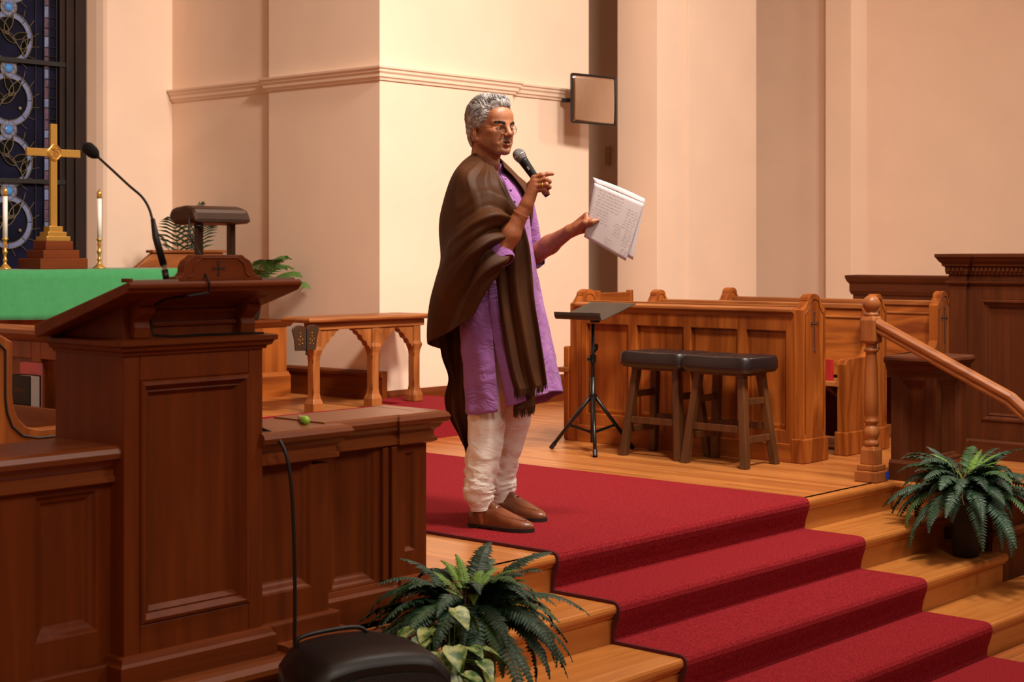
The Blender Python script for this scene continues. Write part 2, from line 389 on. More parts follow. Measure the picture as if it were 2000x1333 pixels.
sw = thing('switch_plate', 'small beige blank plate in the shaded passage right of the mirror shadow', 'plate', (11.0,8.71,1.88))
MB().box(10.985,11.0,8.68,8.74,1.88,2.04).build('plate', M['plate'], sw, bevel=.004)
for z_ in (1.90,2.02): MB().ball((10.984,8.71,z_),.005).build('screw', M['brass'], sw)

# ================================================================== stained glass window
GY = 10.28
win = thing('window_1', 'tall leaded stained glass window with blue rings and dark leaves', None, (5.42,GY,.75), kind='structure')
fr = MB(); fr.box(6.62,6.74,10.21,10.36,.75,5.4); fr.box(6.56,6.63,10.235,10.36,.75,5.4); fr.box(6.52,6.57,10.26,10.36,.75,5.4)
fr.box(4.10,4.22,10.21,10.36,.75,5.4); fr.box(4.21,4.32,10.25,10.36,.75,5.4); fr.box(4.1,6.74,10.21,10.36,.70,.86)
fr.build('window_frame', M['frame'], win, bevel=.006)
MB().box(4.2,6.6,GY+.012,GY+.03,.8,5.4).build('pane', M['glassdark'], win)
def ring_mesh(ro, ri, a0, a1, y, th=.006, n=10):
    m = MB(); P=[]
    for k in range(n+1):
        a = lerp(a0,a1,k/n); P.append((ri*math.cos(a), ri*math.sin(a), ro*math.cos(a), ro*math.sin(a)))
    rows = [[(p[0],y+th,p[1]),(p[0],y,p[1]),(p[2],y,p[3]),(p[2],y+th,p[3])] for p in P]
    m.grid(rows, close_u=True); m.add(rows[0],[(0,1,2,3)]); m.add(rows[-1],[(3,2,1,0)]); return m
ringseg = ring_mesh(.190,.152,0,R(43),0).mesh('ring_segment'); ringseg.materials.append(M['glassring'])
haloseg = ring_mesh(.064,.034,0,R(88),0).mesh('halo_segment'); haloseg.materials.append(M['glassring'])
jewel = MB().ball((0,0,0),(.031,.012,.031),14,8).mesh('jewel'); jewel.materials.append(M['glassjewel'])
lf = []
for k in range(13):
    t=k/12; lf.append((.030*math.sin(math.pi*t**.8), t*.165))
leafpoly = lf + [(-x,z) for x,z in lf[1:-1]][::-1]
leafme = MB().prism([(x,z) for x,z in leafpoly],'y',0,.007).mesh('leaf'); leafme.materials.append(M['glassleaf'])
leafline = MB().tube([(x,-.001,z) for x,z in leafpoly+leafpoly[:1]], .0028, 5, False).mesh('leaf_came'); leafline.materials.append(M['lead'])
def put(me, name, parent, x, z, ang=0, s=1, y=GY):
    o = bpy.data.objects.new(name, me); C.objects.link(o); o.parent = parent
    o.matrix_parent_inverse = Matrix.Translation(parent.location).inverted()
    o.location = (x,y,z); o.rotation_euler = (0,-ang,0); o.scale = (s,1,s); return o
for col,cx in ((0,6.115),(1,4.725)):
    for u in range(-2,6):
        cz = 2.21 + u*.4375
        if cz < .95 or cz > 4.0: continue
        for k in range(8): put(ringseg,'ring_piece',win,cx,cz,R(45*k+1),1,GY+.004)
        jz = cz+.222
        for k in range(4): put(haloseg,'halo_piece',win,cx,jz,R(90*k+1),1,GY)
        put(jewel,'jewel',win,cx,jz,0,1,GY-.002)
        flip = 1 if (u%2==0) else -1
        cme = MB()
        stem = [Vector((cx+flip*(-.12+.03*q), GY-.004, cz-.12+.052*q-.004*q*q)) for q in range(6)]
        cme.tube([(p.x,p.y,p.z) for p in stem], .003, 5)
        for q,(ang,sc) in enumerate([(-25,.8),(-70,.75),(30,.9),(-95,.8),(15,1.0),(-50,.95)]):
            p = stem[min(q,5)]
            a = R(-ang*flip - 25*flip)
            o = put(leafme,'leaf',win,p.x,p.z,a,sc,GY-.003)
            put(leafline,'leaf_came',win,p.x,p.z,a,sc,GY-.003)
        cme.ball((cx+flip*.09,GY-.004,cz-.06),(.013,.006,.013),10,6)
        for k in range(16):          # short leads joining rings to the border
            a = R(22.5*k+7); cme.tube([(cx+.19*math.cos(a),GY-.001,cz+.19*math.sin(a)),(cx+.25*math.cos(a+.1),GY-.001,cz+.25*math.sin(a+.1))], .0022, 4)
        for rr,c0 in ((.190,cz),(.152,cz),(.064,jz),(.034,jz)):
            cme.tube([(cx+rr*math.cos(R(15*k)),GY-.001,c0+rr*math.sin(R(15*k))) for k in range(25)], .003, 5, False)
        cme.build('lead_lines', M['lead'], win)
bl = MB()
for x in (6.33,6.40,6.44,6.50): bl.tube([(x,GY-.002,.8),(x,GY-.002,5.3)], .004, 6)
z = .84; k = 0
while z < 4.2:
    h = .06+.035*((k*7)%5)/5
    MB().box(6.403,6.437,GY-.001,GY+.006,z,z+h-.006).build('border_piece', M['glasspurple'] if k%3 else M['glassring'], win)
    bl.tube([(6.40,GY-.003,z+h-.003),(6.50,GY-.003,z+h+.004)], .003, 5); z += h; k += 1
bl.build('border_came', M['leadd'], win)
for z in (.98,1.63,2.49,3.36,4.2): MB().box(4.25,6.56,GY-.03,GY-.004,z-.016,z+.016).build('saddle_bar', M['leadd'], win)

# ================================================================== left pulpit wall
def cap(path, z, o=.045):
    return MB().sweep(path, [(-.03,z),(o-.012,z),(o,z-.006),(o+.006,z-.018),(o,z-.032),(o-.012,z-.038),(o-.02,z-.05),(.012,z-.062),(.012,z-.078),(.02,z-.083),(.02,z-.094),(.008,z-.1),(-.03,z-.1)])
def torus(path, z, o=.05):
    return MB().sweep(path, [(-.05,z),(o-.02,z),(o,z-.006),(o+.012,z-.02),(o+.012,z-.034),(o,z-.048),(o-.02,z-.055),(.0,z-.075),(-.05,z-.075)])
PANEL = [(0,0),(.006,-.002),(.012,-.010),(.022,-.014),(.028,-.020),(.034,-.022)]
RAISED = [(0,0),(.006,.006),(.012,.002),(.020,-.008),(.024,-.006),(.030,-.014),(.034,-.018)]
def panel_front(x,z,w,h,y,parent,mat,prof=PANEL,name='panel'):   # a framed panel set in a face looking towards -y
    return MB().loops((x,y,z),(1,0,0),(0,0,1),(0,-1,0),w,h,prof).build(name, mat, parent)
def face_frame(x0,x1,z0,z1,y,th,holes,mat,parent,name='body'):   # rails and stiles around panel openings
    m = MB(); xs=[x0]
    for (a,b,c,d) in holes: m.box(xs[-1],a,y,y+th,z0,z1); xs.append(b); m.box(a,b,y,y+th,z0,c); m.box(a,b,y,y+th,d,z1)
    m.box(xs[-1],x1,y,y+th,z0,z1); return m
lw = thing('low_wall', 'low panelled wooden wall left of the lectern, seen at the left edge', 'parapet', (1.9,3.56,0))
m = face_frame(1.2,2.44,0.0,.53,3.56,.03,[(1.42,1.98,.145,.515),(2.19,2.375,.145,.515)],M['dkz'],lw); m.box(1.2,2.44,3.62,3.74,-.05,.53); m.build('body',M['dkz'],lw)
panel_front(1.42,.145,.56,.37,3.56,lw,M['dkz']); panel_front(2.19,.145,.185,.37,3.56,lw,M['dkz'])
cap([(1.2,3.56),(2.42,3.56)],.625).box(1.2,2.42,3.57,3.79,.59,.6245).build('cap', M['cap'], lw)
MB().box(1.2,2.42,3.535,3.57,0,.062).build('plinth', M['dkx'], lw, bevel=.006)
torus([(1.2,3.53),(2.40,3.53)],.0).build('base_moulding', M['cap'], lw)
MB().box(1.2,2.44,3.5,3.56,NZ,-.07).build('stage_front', M['dkz'], lw)

nw = thing('low_wall', 'low panelled wooden wall just right of the lectern with a black cable over it', 'parapet', (3.0,3.52,0))
m = face_frame(2.86,3.14,0,.51,3.53,.03,[(2.86,3.075,.16,.53)],M['dkz'],nw)
MB().box(3.075,3.14,3.53,3.56,0,.51).box(2.86,3.075,3.53,3.56,0,.155).box(2.86,3.075,3.53,3.56,.525,.53).box(2.86,3.14,3.575,3.72,-.05,.51).build('body',M['dkz'],nw)
panel_front(2.70,.155,.375,.37,3.53,nw,M['dkz'])
cap([(2.86,3.53),(3.145,3.53),(3.145,3.60)],.621).box(2.86,3.155,3.545,3.79,.58,.6205).build('cap', M['cap'], nw)
MB().box(2.86,3.165,3.505,3.545,0,.078).build('plinth', M['dkx'], nw, bevel=.006)
torus([(2.92,3.49),(3.17,3.49),(3.17,3.56)],.022).build('base_moulding', M['cap'], nw)
MB().box(2.86,3.15,3.5,3.56,NZ,-.05).build('stage_front', M['dkz'], nw)

fw = thing('low_wall', 'low panelled wooden wall whose end stands beside the red runner', 'parapet', (3.36,3.6,0))
m = face_frame(3.14,3.60,0,.525,3.585,.03,[(3.20,3.38,.115,.545),(3.505,3.55,.19,.50)],M['dkz'],fw)
m.box(3.14,3.60,3.645,3.78,-.05,.525); m.box(3.58,3.605,3.60,3.78,0,.525); m.build('body',M['dkz'],fw)
panel_front(3.20,.115,.18,.43,3.585,fw,M['dkz']); panel_front(3.505,.19,.045,.31,3.585,fw,M['dkz'],[(0,0),(.005,-.004),(.010,-.010),(.014,-.012)])
MB().box(3.40,3.425,3.572,3.59,.115,.525).box(3.432,3.455,3.565,3.59,.115,.525).build('pilaster_strip', M['dkz'], fw, bevel=.003)
cap([(3.14,3.585),(3.475,3.585),(3.475,3.575),(3.60,3.575),(3.60,3.80)],.625).box(3.15,3.59,3.60,3.79,.59,.6245).build('cap', M['cap'], fw)
MB().sweep([(3.14,3.585),(3.475,3.585),(3.475,3.57),(3.605,3.57),(3.605,3.8)],[(-.02,0),(.018,0),(.018,.085),(.010,.095),(.006,.11),(-.02,.115)]).build('plinth', M['dkx'], fw)
torus([(3.14,3.545),(3.62,3.545),(3.62,3.8)],.0).build('base_moulding', M['cap'], fw)
MB().box(3.14,3.61,3.57,3.65,NZ,-.07).build('stage_front', M['dkz'], fw)

# lectern
le = thing('lectern', 'tall dark wooden lectern with sloping top and panelled front', 'lectern', (2.64,3.6,0))
LX0,LX1,LY = 2.412,2.870,3.50
m = MB().box(LX0,LX0+.05,LY,3.82,0,.87).box(LX1-.05,LX1,LY,3.82,0,.87).box(LX0+.05,LX1-.05,LY,LY+.05,0,.155).box(LX0+.05,LX1-.05,LY,LY+.05,.79,.87).box(LX0+.05,LX1-.05,3.6,3.64,0,.87)
m.build('body', M['dkz'], le, bevel=.004)
panel_front(LX0+.05,.155,LX1-LX0-.10,.635,LY,le,M['dkz'],[(0,0),(.004,.006),(.012,.008),(.018,.0),(.026,-.010),(.030,-.008),(.038,-.018),(.042,-.022)])
MB().sweep([(LX0,3.82),(LX0,LY),(LX1,LY),(LX1,3.7)],[(-.02,0),(.028,0),(.028,.058),(.020,.066),(.016,.078),(-.02,.085)]).build('plinth', M['dkx'], le)
torus([(LX0-.03,3.6),(LX0-.03,LY-.03),(LX1+.03,LY-.03),(LX1+.03,3.6)],.005).build('base_moulding', M['cap'], le)
MB().box(LX0-.02,LX1+.02,LY-.02,3.6,NZ,-.05).build('stage_front', M['dkz'], le)
panel_front(LX0+.03,NZ+.1,LX1-LX0-.06,.36,LY-.021,le,M['dkz'],RAISED)
MB().sweep([(LX0,3.82),(LX0,LY),(LX1,LY),(LX1,3.82)],[(-.02,.858),(.006,.858),(.008,.866),(.018,.870),(.022,.880),(.030,.884),(.030,.896),(.012,.900),(-.02,.900)]).build('waist_moulding', M['dkx'], le)
m = MB().prism([(3.52,.90),(3.82,.90),(3.82,.918),(3.52,1.035)],'x',LX0+.012,LX1-.012); m.build('desk_case', M['dkz'], le)
for z in (.93,.962,.99): MB().box(LX0+.08,LX1-.08,3.512,3.53,z,z+.012).build('rib', M['dkx'], le, bevel=.003)
def corbel(x):
    p = [(3.52,.90),(3.497,.90),(3.494,.93),(3.500,.945),(3.488,.955),(3.474,.968),(3.470,.982),(3.478,.99),(3.452,1.0),(3.436,1.01),(3.432,1.022),(3.438,1.03),(3.52,1.03)]
    return MB().prism(p,'x',x,x+.05).build('corbel', M['dkz'], le, bevel=.004)
corbel(LX0+.03); corbel(LX1-.08)
tp = MB(); x0,x1 = 2.345,2.908                     # sloping top: front edge high, falling towards the reader
prof = [(3.385,1.052),(3.378,1.046),(3.378,1.036),(3.386,1.030),(3.390,1.024),(3.40,1.020),(3.805,.898),(3.812,.905),(3.815,.925),(3.812,.932)]
tp.prism(prof,'x',x0,x1).build('desk_top', M['dkx'], le, bevel=.003)
MB().box(x0+.004,x0+.014,3.385,3.42,1.05,1.06).build('edge_stop', M['dkx'], le)
for a_,b_ in ((x0+.015,2.50),(2.775,x1-.02)): MB().beam((a_,3.392,1.053),(b_,3.392,1.053),.012,.007).build('metal_strip', M['chrome'], le)
# arched back board with the incised cross
gp = [(2.495,1.050),(2.497,1.062),(2.513,1.064),(2.522,1.074),(2.524,1.090),(2.532,1.104),(2.546,1.112),(2.555,1.119),(2.715,1.119),(2.724,1.112),(2.740,1.104),(2.750,1.090),(2.752,1.074),(2.762,1.064),(2.774,1.062),(2.776,1.050)]
gb = MB().prism(gp,'y',3.395,3.425).build('crest_board', M['dkx'], le, bevel=.003)
inn = [(2.535+ (x-2.497)*.74, 1.052+(z-1.05)*.86) for x,z in gp]
MB().tube([(x,3.394,z) for x,z in inn[1:-1]], .0022, 6).build('bead', M['dkx'], gb)
cr = MB(); cx_,cz_ = 2.634,1.083
for a in range(4):
    ca,sa = math.cos(a*math.pi/2), math.sin(a*math.pi/2); L = .019
    pts = [(0.0,.002),(L-.003,.0026),(L,.0065),(L,-.0065),(L-.003,-.0026),(0,-.002)]
    cr.prism([(cx_+u*ca-v*sa, cz_+u*sa+v*ca) for u,v in pts],'y',3.3935,3.3955)
cr.build('incised_cross', plain('cross_stain',(40,16,6),.6), gb)

# reading lamp on the lectern
lp = thing('reading_lamp', 'small bronze reading lamp with a hooded shade on the lectern', 'lamp', (2.735,3.53,1.03))
MB().prism([(3.47,1.205),(3.49,1.243),(3.53,1.252),(3.585,1.246),(3.60,1.216),(3.57,1.200)],'x',2.618,2.812).build('shade', M['bronze'], lp, bevel=.012)
for x in (2.672,2.782): MB().box(x-.0085,x+.0085,3.52,3.54,1.010,1.215).build('post', M['bronze'], lp, bevel=.002)
MB().ball((2.64,3.49,1.196),(.012,.01,.006)).build('switch', M['black'], lp)
MB().tube([(2.618,3.50,1.215),(2.612,3.49,1.17),(2.608,3.44,1.12),(2.598,3.425,1.09),(2.588,3.386,1.062),(2.586,3.371,1.045),(2.586,3.374,1.018)],.0028,6).build('cord', M['blackmetal'], lp)
cd = MB().tube([(2.586,3.374,1.02),(2.54,3.40,1.012),(2.505,3.45,1.005),(2.500,3.505,.985),(2.502,3.506,.93),(2.503,3.50,.908),(2.56,3.488,.903),(2.66,3.487,.904),(2.75,3.486,.903),(2.86,3.486,.901)],.0035,6)
tag(cd.build('lamp_cable', M['blackmetal']), 'thin black cable stapled under the top of the lectern', 'cable')
# gooseneck microphone
gm = thing('gooseneck_microphone', 'black gooseneck microphone rising from the lectern', 'microphone', (2.56,3.53,1.0))
A = Vector((2.560,3.51,1.017)); B1 = Vector((2.556,3.545,1.145))
MB().tube([A, A.lerp(B1,.6)],.0075,12).build('shaft', M['chrome'], gm, smooth=True)
MB().tube([A.lerp(B1,.26),A.lerp(B1,.48)],.009,12).build('clamp', M['black'], gm, smooth=True)
MB().tube([A.lerp(B1,.58),Vector((2.551,3.556,1.165)),Vector((2.548,3.566,1.215))],[.0095,.0095,.006],12).build('preamp', M['black'], gm, smooth=True)
neck = [Vector((2.548,3.566,1.21)),Vector((2.544,3.578,1.245)),Vector((2.537,3.60,1.275)),Vector((2.525,3.64,1.305)),Vector((2.508,3.70,1.352)),Vector((2.493,3.752,1.392))]
MB().tube([crom(neck,t*.25) for t in range(21)],.0036,8).build('gooseneck', M['black'], gm, smooth=True)
d = (neck[-1]-neck[-2]).normalized(); e = neck[-1]
MB().tube([e-d*.012,e,e+d*.012,e+d*.032,e+d*.042,e+d*.046],[.006,.014,.0175,.0175,.012,.003],14).build('foam_windscreen', plain('foam',(14,14,14),.95,nscale=200,bmp=.4), gm, smooth=True)
# cable over the wall, highlighter
cb = MB().tube([crom([Vector(p) for p in [(2.885,3.64,.64),(2.90,3.55,.628),(2.915,3.485,.60),(2.925,3.452,.52),(2.935,3.445,.35),(2.938,3.443,.15),(2.935,3.44,.0),(2.94,3.42,-.15),(2.95,3.38,-.4),(2.98,3.3,NZ+.01)]],t*.3) for t in range(31)],.0052,8)
tag(cb.build('audio_cable', M['black'], smooth=True), 'black audio cable hanging down the wall beside the lectern', 'cable')
hl = thing('highlighter_pen', 'lime green highlighter pen lying on the low wall cap', 'pen', (3.1,3.6,.621))
MB().tube([(3.112,3.606,.6315),(3.148,3.668,.6315)],[.009,.007],12).build('barrel', M['clear'], hl, smooth=True)
MB().tube([(3.094,3.575,.6325),(3.112,3.606,.6325)],.0115,16).build('cap', M['lime'], hl, smooth=True)
# ================================================================== communion rail
crl = thing('communion_rail', 'low oak communion rail with arched brackets on the altar platform', 'railing', (6.9,7.4,.14))
RZ = .722; RY = 7.40
MB().sweep([(6.37,7.58),(6.37,7.33),(7.40,7.33),(7.40,7.58)],[(-.12,RZ-.03),(0,RZ-.03),(.014,RZ-.024),(.018,RZ-.012),(.012,RZ),(-.12,RZ+.004)]).box(6.40,7.37,7.36,7.60,RZ-.03,RZ+.002).build('top_rail', M['railx'], crl, bevel=.003)
MB().box(6.40,7.37,7.355,7.42,RZ-.075,RZ-.03).build('apron', M['railx'], crl, bevel=.003)
def br(sx): return [(0,.648),(sx*.150,.648),(sx*.142,.634),(sx*.122,.630),(sx*.112,.612),(sx*.085,.600),(sx*.072,.574),(sx*.045,.560),(sx*.034,.536),(sx*.018,.528),(sx*.012,.515),(0,.51)]
for x,dirs in ((6.455,(1,)),(6.945,(-1,1)),(7.31,(-1,))):
    p = MB().squarelathe([(.042,.158 if x>7.2 else .141),(.042,.20),(.038,.212),(.031,.23),(.027,.26),(.027,.46),(.030,.49),(.037,.515),(.040,.53),(.035,.537),(.031,.55),(.031,.647)],x,7.39).build('post', M['railz'], crl, bevel=.005)
    MB().tube([(x-.03,7.357,.46),(x-.03,7.357,.48)],.004,6).tube([(x-.03,7.357,.26),(x-.03,7.357,.30)],.004,6).build('chamfer_stop', M['railz'], p)
    for s in dirs: MB().prism([(x+s*.034+q[0],q[1]) for q in br(s)],'y',7.365,7.415).build('bracket', M['railz'], crl, bevel=.003)
hg = MB()
for s in (-1,1): hg.prism([(6.335+s*.004,.53),(6.335+s*.080,.532),(6.335+s*.088,.60),(6.335+s*.105,.655),(6.335+s*.098,.672),(6.335+s*.07,.684),(6.335+s*.035,.684),(6.335+s*.012,.674),(6.335+s*.004,.662)],'y',7.322,7.334)
hg = hg.build('gate_hinge_plate', M['bronze'], crl, bevel=.003); tag(hg, 'dark two-leaved hinge plate on the end post')
MB().tube([(6.335,7.319,.515),(6.335,7.319,.662)],.005,8).ball((6.335,7.319,.512),.008).build('pin', M['blackmetal'], hg)
d_ = MB()
for s in (-1,1):
    for u,w in ((.03,.60),(.045,.617),(.06,.60),(.03,.575),(.055,.57),(.045,.637),(.045,.59)): d_.ball((6.335+s*u,7.321,w),.0035,6,4)
d_.build('rivet', M['brass'], hg)

# ================================================================== altar
al = thing('altar_table', 'wooden altar table under the green cloth', 'altar', (5.42,8.6,.14))
MB().box(4.72,6.12,8.34,8.95,.14,.98).build('body', M['oakz'], al)
MB().box(4.65,6.19,8.28,9.0,.98,1.012).build('table_top', M['dkx'], al, bevel=.005)
MB().sweep([(4.72,8.95),(4.72,8.34),(6.12,8.34),(6.12,8.95)],[(-.01,.14),(.03,.14),(.03,.22),(.01,.25),(-.01,.25)]).build('plinth', M['oakx'], al)
cl = MB(); rows=[]
prof = [(8.94,1.017),(8.30,1.017),(8.272,1.013),(8.266,1.0)]+[(8.264,1.0-.27*k/8) for k in range(1,9)]
for k in range(61):
    x = lerp(4.62,6.26,k/60); rows.append([(x, y-(.004*math.sin(k*.55)+.003*math.sin(k*1.37+z*9))*max(0,(1-z)*4), z+(.004*math.sin(k*.21) if z<.76 else 0)) for y,z in prof])
cl.grid(rows)
tag(cl.build('altar_cloth', M['green'], smooth=True, solid=.003), 'bright green cloth hanging over the front of the altar', 'altar cloth')
# cross on its stepped base
ax = thing('altar_cross', 'polished brass cross with round emblem on stepped base', 'cross', (5.43,8.62,1.019))
cz0 = 1.019; cx0 = 5.43; cy0 = 8.62
for k,(w,h) in enumerate(((.165,.065),(.125,.05),(.095,.055))):
    MB().box(cx0-w,cx0+w,cy0-w*.75,cy0+w*.75,cz0,cz0+h).build('wood_step', M['dkx'], ax, bevel=.004); cz0 += h
for k,(w,h) in enumerate(((.082,.028),(.064,.028),(.046,.034))):
    MB().box(cx0-w,cx0+w,cy0-w*.75,cy0+w*.75,cz0,cz0+h).build('brass_step', M['brass'], ax, bevel=.003); cz0 += h
MB().box(cx0-.022,cx0+.022,cy0-.012,cy0+.012,cz0,1.905).build('upright', M['brass'], ax, bevel=.003)
MB().box(cx0-.185,cx0+.185,cy0-.013,cy0+.013,1.705,1.752).build('crossbar', M['brass'], ax, bevel=.003)
em = MB(); q = []
for k in range(32):
    a = 2*math.pi*k/32; rr = .046+.006*abs(math.cos(2*a)); q.append((cx0+rr*math.cos(a)*.95,1.729+rr*math.sin(a)))
em.prism(q,'y',cy0-.021,cy0-.012); em = em.build('emblem', M['brass'], ax, bevel=.002)
MB().tube([(cx0+(p[0]-cx0)*.86,cy0-.022,1.729+(p[1]-1.729)*.86) for p in q+q[:1]],.0025,6,False).build('emblem_rim', plain('old_gold',(176,120,60),.4,.8), em)
lt = MB(); lt.tube([(cx0,cy0-.022,1.70),(cx0,cy0-.022,1.758)],.003,6)                          # I
for s,pts in ((-1,[(-.006,1.748),(-.024,1.752),(-.010,1.74),(-.012,1.712),(-.026,1.706)]),(1,[(.024,1.748),(.012,1.752),(.008,1.738),(.022,1.722),(.018,1.706),(.006,1.71)])):
    lt.tube([(cx0+a,cy0-.022,b) for a,b in pts],.003,6)
lt.build('monogram', plain('monogram_gold',(170,112,56),.4,.8), em)
def candle(x, y, label):
    t = thing('candlestick', label, 'candlestick', (x,y,1.019), 'altar candles')
    MB().lathe([(.040,0),(.040,.006),(.034,.010),(.022,.02),(.012,.032),(.009,.045),(.015,.055),(.009,.065),(.008,.085),(.014,.098),(.017,.105),(.010,.115),(.008,.135),(.013,.15),(.010,.16),(.012,.172),(.019,.178),(.019,.184),(.010,.186)],x,y,20,1.019).build('holder', M['brass'], t, smooth=True)
    MB().lathe([(.0145,.18),(.0145,.44)],x,y,16,1.019).build('candle', M['white'], t, smooth=True)
    MB().lathe([(.0155,.438),(.0155,.475),(.012,.482),(.008,.486),(.004,.488),(.003,.50)],x,y,16,1.019).build('follower', M['brass'], t, smooth=True)
candle(5.128,8.66,'brass candlestick with white candle left of the altar cross')
candle(5.745,8.60,'brass candlestick with white candle right of the altar cross')
# clergy bench behind, palm
cbn = thing('clergy_bench', 'wooden clergy bench with sloping end beside the altar', 'bench', (6.9,8.9,.14))
MB().prism([(6.47,.95),(6.47,1.01),(6.62,1.115),(7.22,1.115),(7.22,.14),(6.47,.14)],'y',9.25,9.30).build('back', M['railx'], cbn, bevel=.006)
MB().box(6.60,7.24,9.23,9.32,1.115,1.135).build('top_rail', M['railx'], cbn, bevel=.006)
MB().box(6.66,7.07,8.42,8.46,.14,.63).build('front', M['oakz'], cbn); MB().sweep([(6.62,8.42),(7.13,8.42),(7.13,8.9)],[(-.08,.66),(.02,.66),(.028,.65),(.02,.635),(.008,.615),(-.08,.61)]).build('desk_rail', M['dkx'], cbn)
MB().box(7.07,7.11,8.42,9.25,.14,.62).build('end_panel', M['oakz'], cbn); MB().box(6.66,7.10,8.46,8.85,.62,.655).build('desk_top', M['oakx'], cbn)
MB().sweep([(6.66,8.42),(7.11,8.42),(7.11,8.9)],[(-.02,.14),(.02,.14),(.02,.28),(.008,.31),(-.02,.31)]).build('plinth', M['oakx'], cbn)

# ================================================================== pews
def pew_end(parent, x0, x1, y, z1, low=None, mat=None, cross=True, th=.055):
    mat = mat or M['oakz']; w = x1-x0; c = (x0+x1)/2
    pts = [(x0,.13)]
    if low: xl,zl = low; pts = [(xl,.13),(xl,zl-.03),(xl+.012,zl-.006),(xl+.04,zl),(x0-.06,zl+.006),(x0-.02,zl+.02),(x0,zl+.06)]
    sh = z1-.085
    pts += [(x0,sh),(x0+.02*w/.2,sh+.012),(x0+.05*w/.2,sh+.048)]
    for k in range(7):
        a = math.pi*(1-k/6); pts.append((c+.052*w/.2*math.cos(a), z1-.036+.036*math.sin(a)))
    pts += [(x1-.05*w/.2,sh+.048),(x1-.02*w/.2,sh+.012),(x1,sh),(x1,.13)]
    e = MB().prism(pts,'y',y,y+th).build('end_panel', mat, parent, bevel=.006)
    xl = low[0] if low else x0
    MB().box(xl-.012,x1+.012,y-.012,y+th+.012,0,.13).build('foot_block', mat, e, bevel=.006)
    ins = [(c+(a-c)*.78, lerp(.30,b,.955) if b>.3 else b+.0) for a,b in pts if b>.2 and a>=x0-.001]
    ins = [(x0+.022,.16)]+ins+[(x1-.022,.16)]
    g = MB().tube([(a,y-.0005,b) for a,b in ins],.0028,6); g.build('routed_line', M['dkz'], e)
    if cross:
        k = MB(); z=z1-.16; yy = y-.001
        k.tube([(c,yy,z-.14),(c,yy,z+.055)],.0028,6).tube([(c-.032,yy,z),(c+.032,yy,z)],.0028,6)
        for a,b in ((c,z+.058),(c-.034,z),(c+.034,z),(c,z-.145)):
            k.ball((a,yy,b),(.007,.003,.010 if a==c else .007),8,5)
        for sx in (-1,1): k.ball((c+sx*.03,yy,z+.011),(.005,.003,.005),8,5).ball((c+sx*.03,yy,z-.011),(.005,.003,.005),8,5)
        k.build('carved_cross', plain('carved_stain',(58,24,8),.6), e)
    return e
PY0,PY1 = 4.505,6.05
p1 = thing('choir_screen', 'panelled oak front of the choir pews behind the two stools', 'choir screen', (7.4,5.28,0))
pew_end(p1,7.345,7.575,PY0,.90); pew_end(p1,7.345,7.575,PY1,.90,cross=False)
YA,YB = PY0+.055,PY1
MB().box(7.375,7.40,YA,YB,.05,.80).build('backing', M['oakz'], p1)
holes = [(4.615,4.865),(4.925,5.235),(5.285,5.615),(5.675,5.985)]
fm_ = MB(); ys=[YA]
for a,b in holes: fm_.box(7.35,7.376,ys[-1],a,.02,.79); ys.append(b); fm_.box(7.35,7.376,a,b,.02,.17); fm_.box(7.35,7.376,a,b,.70,.79)
fm_.box(7.35,7.376,ys[-1],YB,.02,.79); fm_.build('frame', M['oakz'], p1, bevel=.003)
for a,b in holes: MB().loops((7.376,b,.17),(0,-1,0),(0,0,1),(-1,0,0),b-a,.53,[(0,0),(.02,.004),(.04,-.0)]).build('panel', M['oakz'], p1)
MB().box(7.338,7.40,YA,YB,0,.10).build('plinth', M['oaky'], p1, bevel=.004)
MB().prism([(7.42,.79),(7.40,.826),(7.345,.826),(7.325,.818),(7.325,.803),(7.345,.79),(7.35,.772)],'y',YA,YB).build('cap_rail', M['raily'], p1, bevel=.003)
MB().box(7.40,7.56,YA,YB,.775,.80).build('book_shelf', M['oaky'], p1, bevel=.004)
MB().box(7.42,7.43,YA,YB,.80,.835).build('shelf_lip', M['raily'], p1, bevel=.003)
MB().box(7.345,7.385,6.11,6.16,0,.56).build('side_arm', M['oakz'], p1, bevel=.01); MB().box(7.325,7.6,6.115,6.19,.405,.435).build('side_seat', M['raily'], p1, bevel=.006)
def pew(dx, label, sgn=1, name='pew'):
    t = thing(name, label, 'pew', (8.0+dx,5.28,0), 'choir pews')
    o = lambda x: x+dx
    pew_end(t,o(8.06),o(8.245),PY0,.885,(o(7.79),.53)); pew_end(t,o(8.06),o(8.245),PY1-.02,.885,(o(7.79),.53),cross=False)
    MB().prism([(o(8.08),.42),(o(8.16),.80),(o(8.19),.80),(o(8.13),.42)],'y',YA,YB-.02).build('backrest', M['oaky'], t)
    MB().box(o(8.145),o(8.215),YA,YB-.02,.795,.825).box(o(8.14),o(8.16),YA,YB-.02,.74,.755).build('top_rail', M['raily'], t, bevel=.006)
    MB().prism([(o(7.74),.385),(o(7.745),.405),(o(7.77),.41),(o(8.13),.40),(o(8.13),.375),(o(7.77),.38)],'y',YA-.01,YB-.02).build('seat', M['raily'], t)
    for y in (4.62,5.28,5.92): MB().prism([(o(7.78),.38),(o(8.1),.38),(o(8.1),.0),(o(8.06),.0),(o(8.06),.2),(o(7.95),.3)],'y',y,y+.03).build('seat_bracket', M['oakz'], t)
    MB().box(o(8.12),o(8.14),YA,YB-.02,.06,.42).build('lower_back', M['dky'], t)
    return t
pew(0,'oak choir pew with carved cross end just behind the newel post')
pew(.80,'oak choir pew in the far row next to the dark panelled screen')
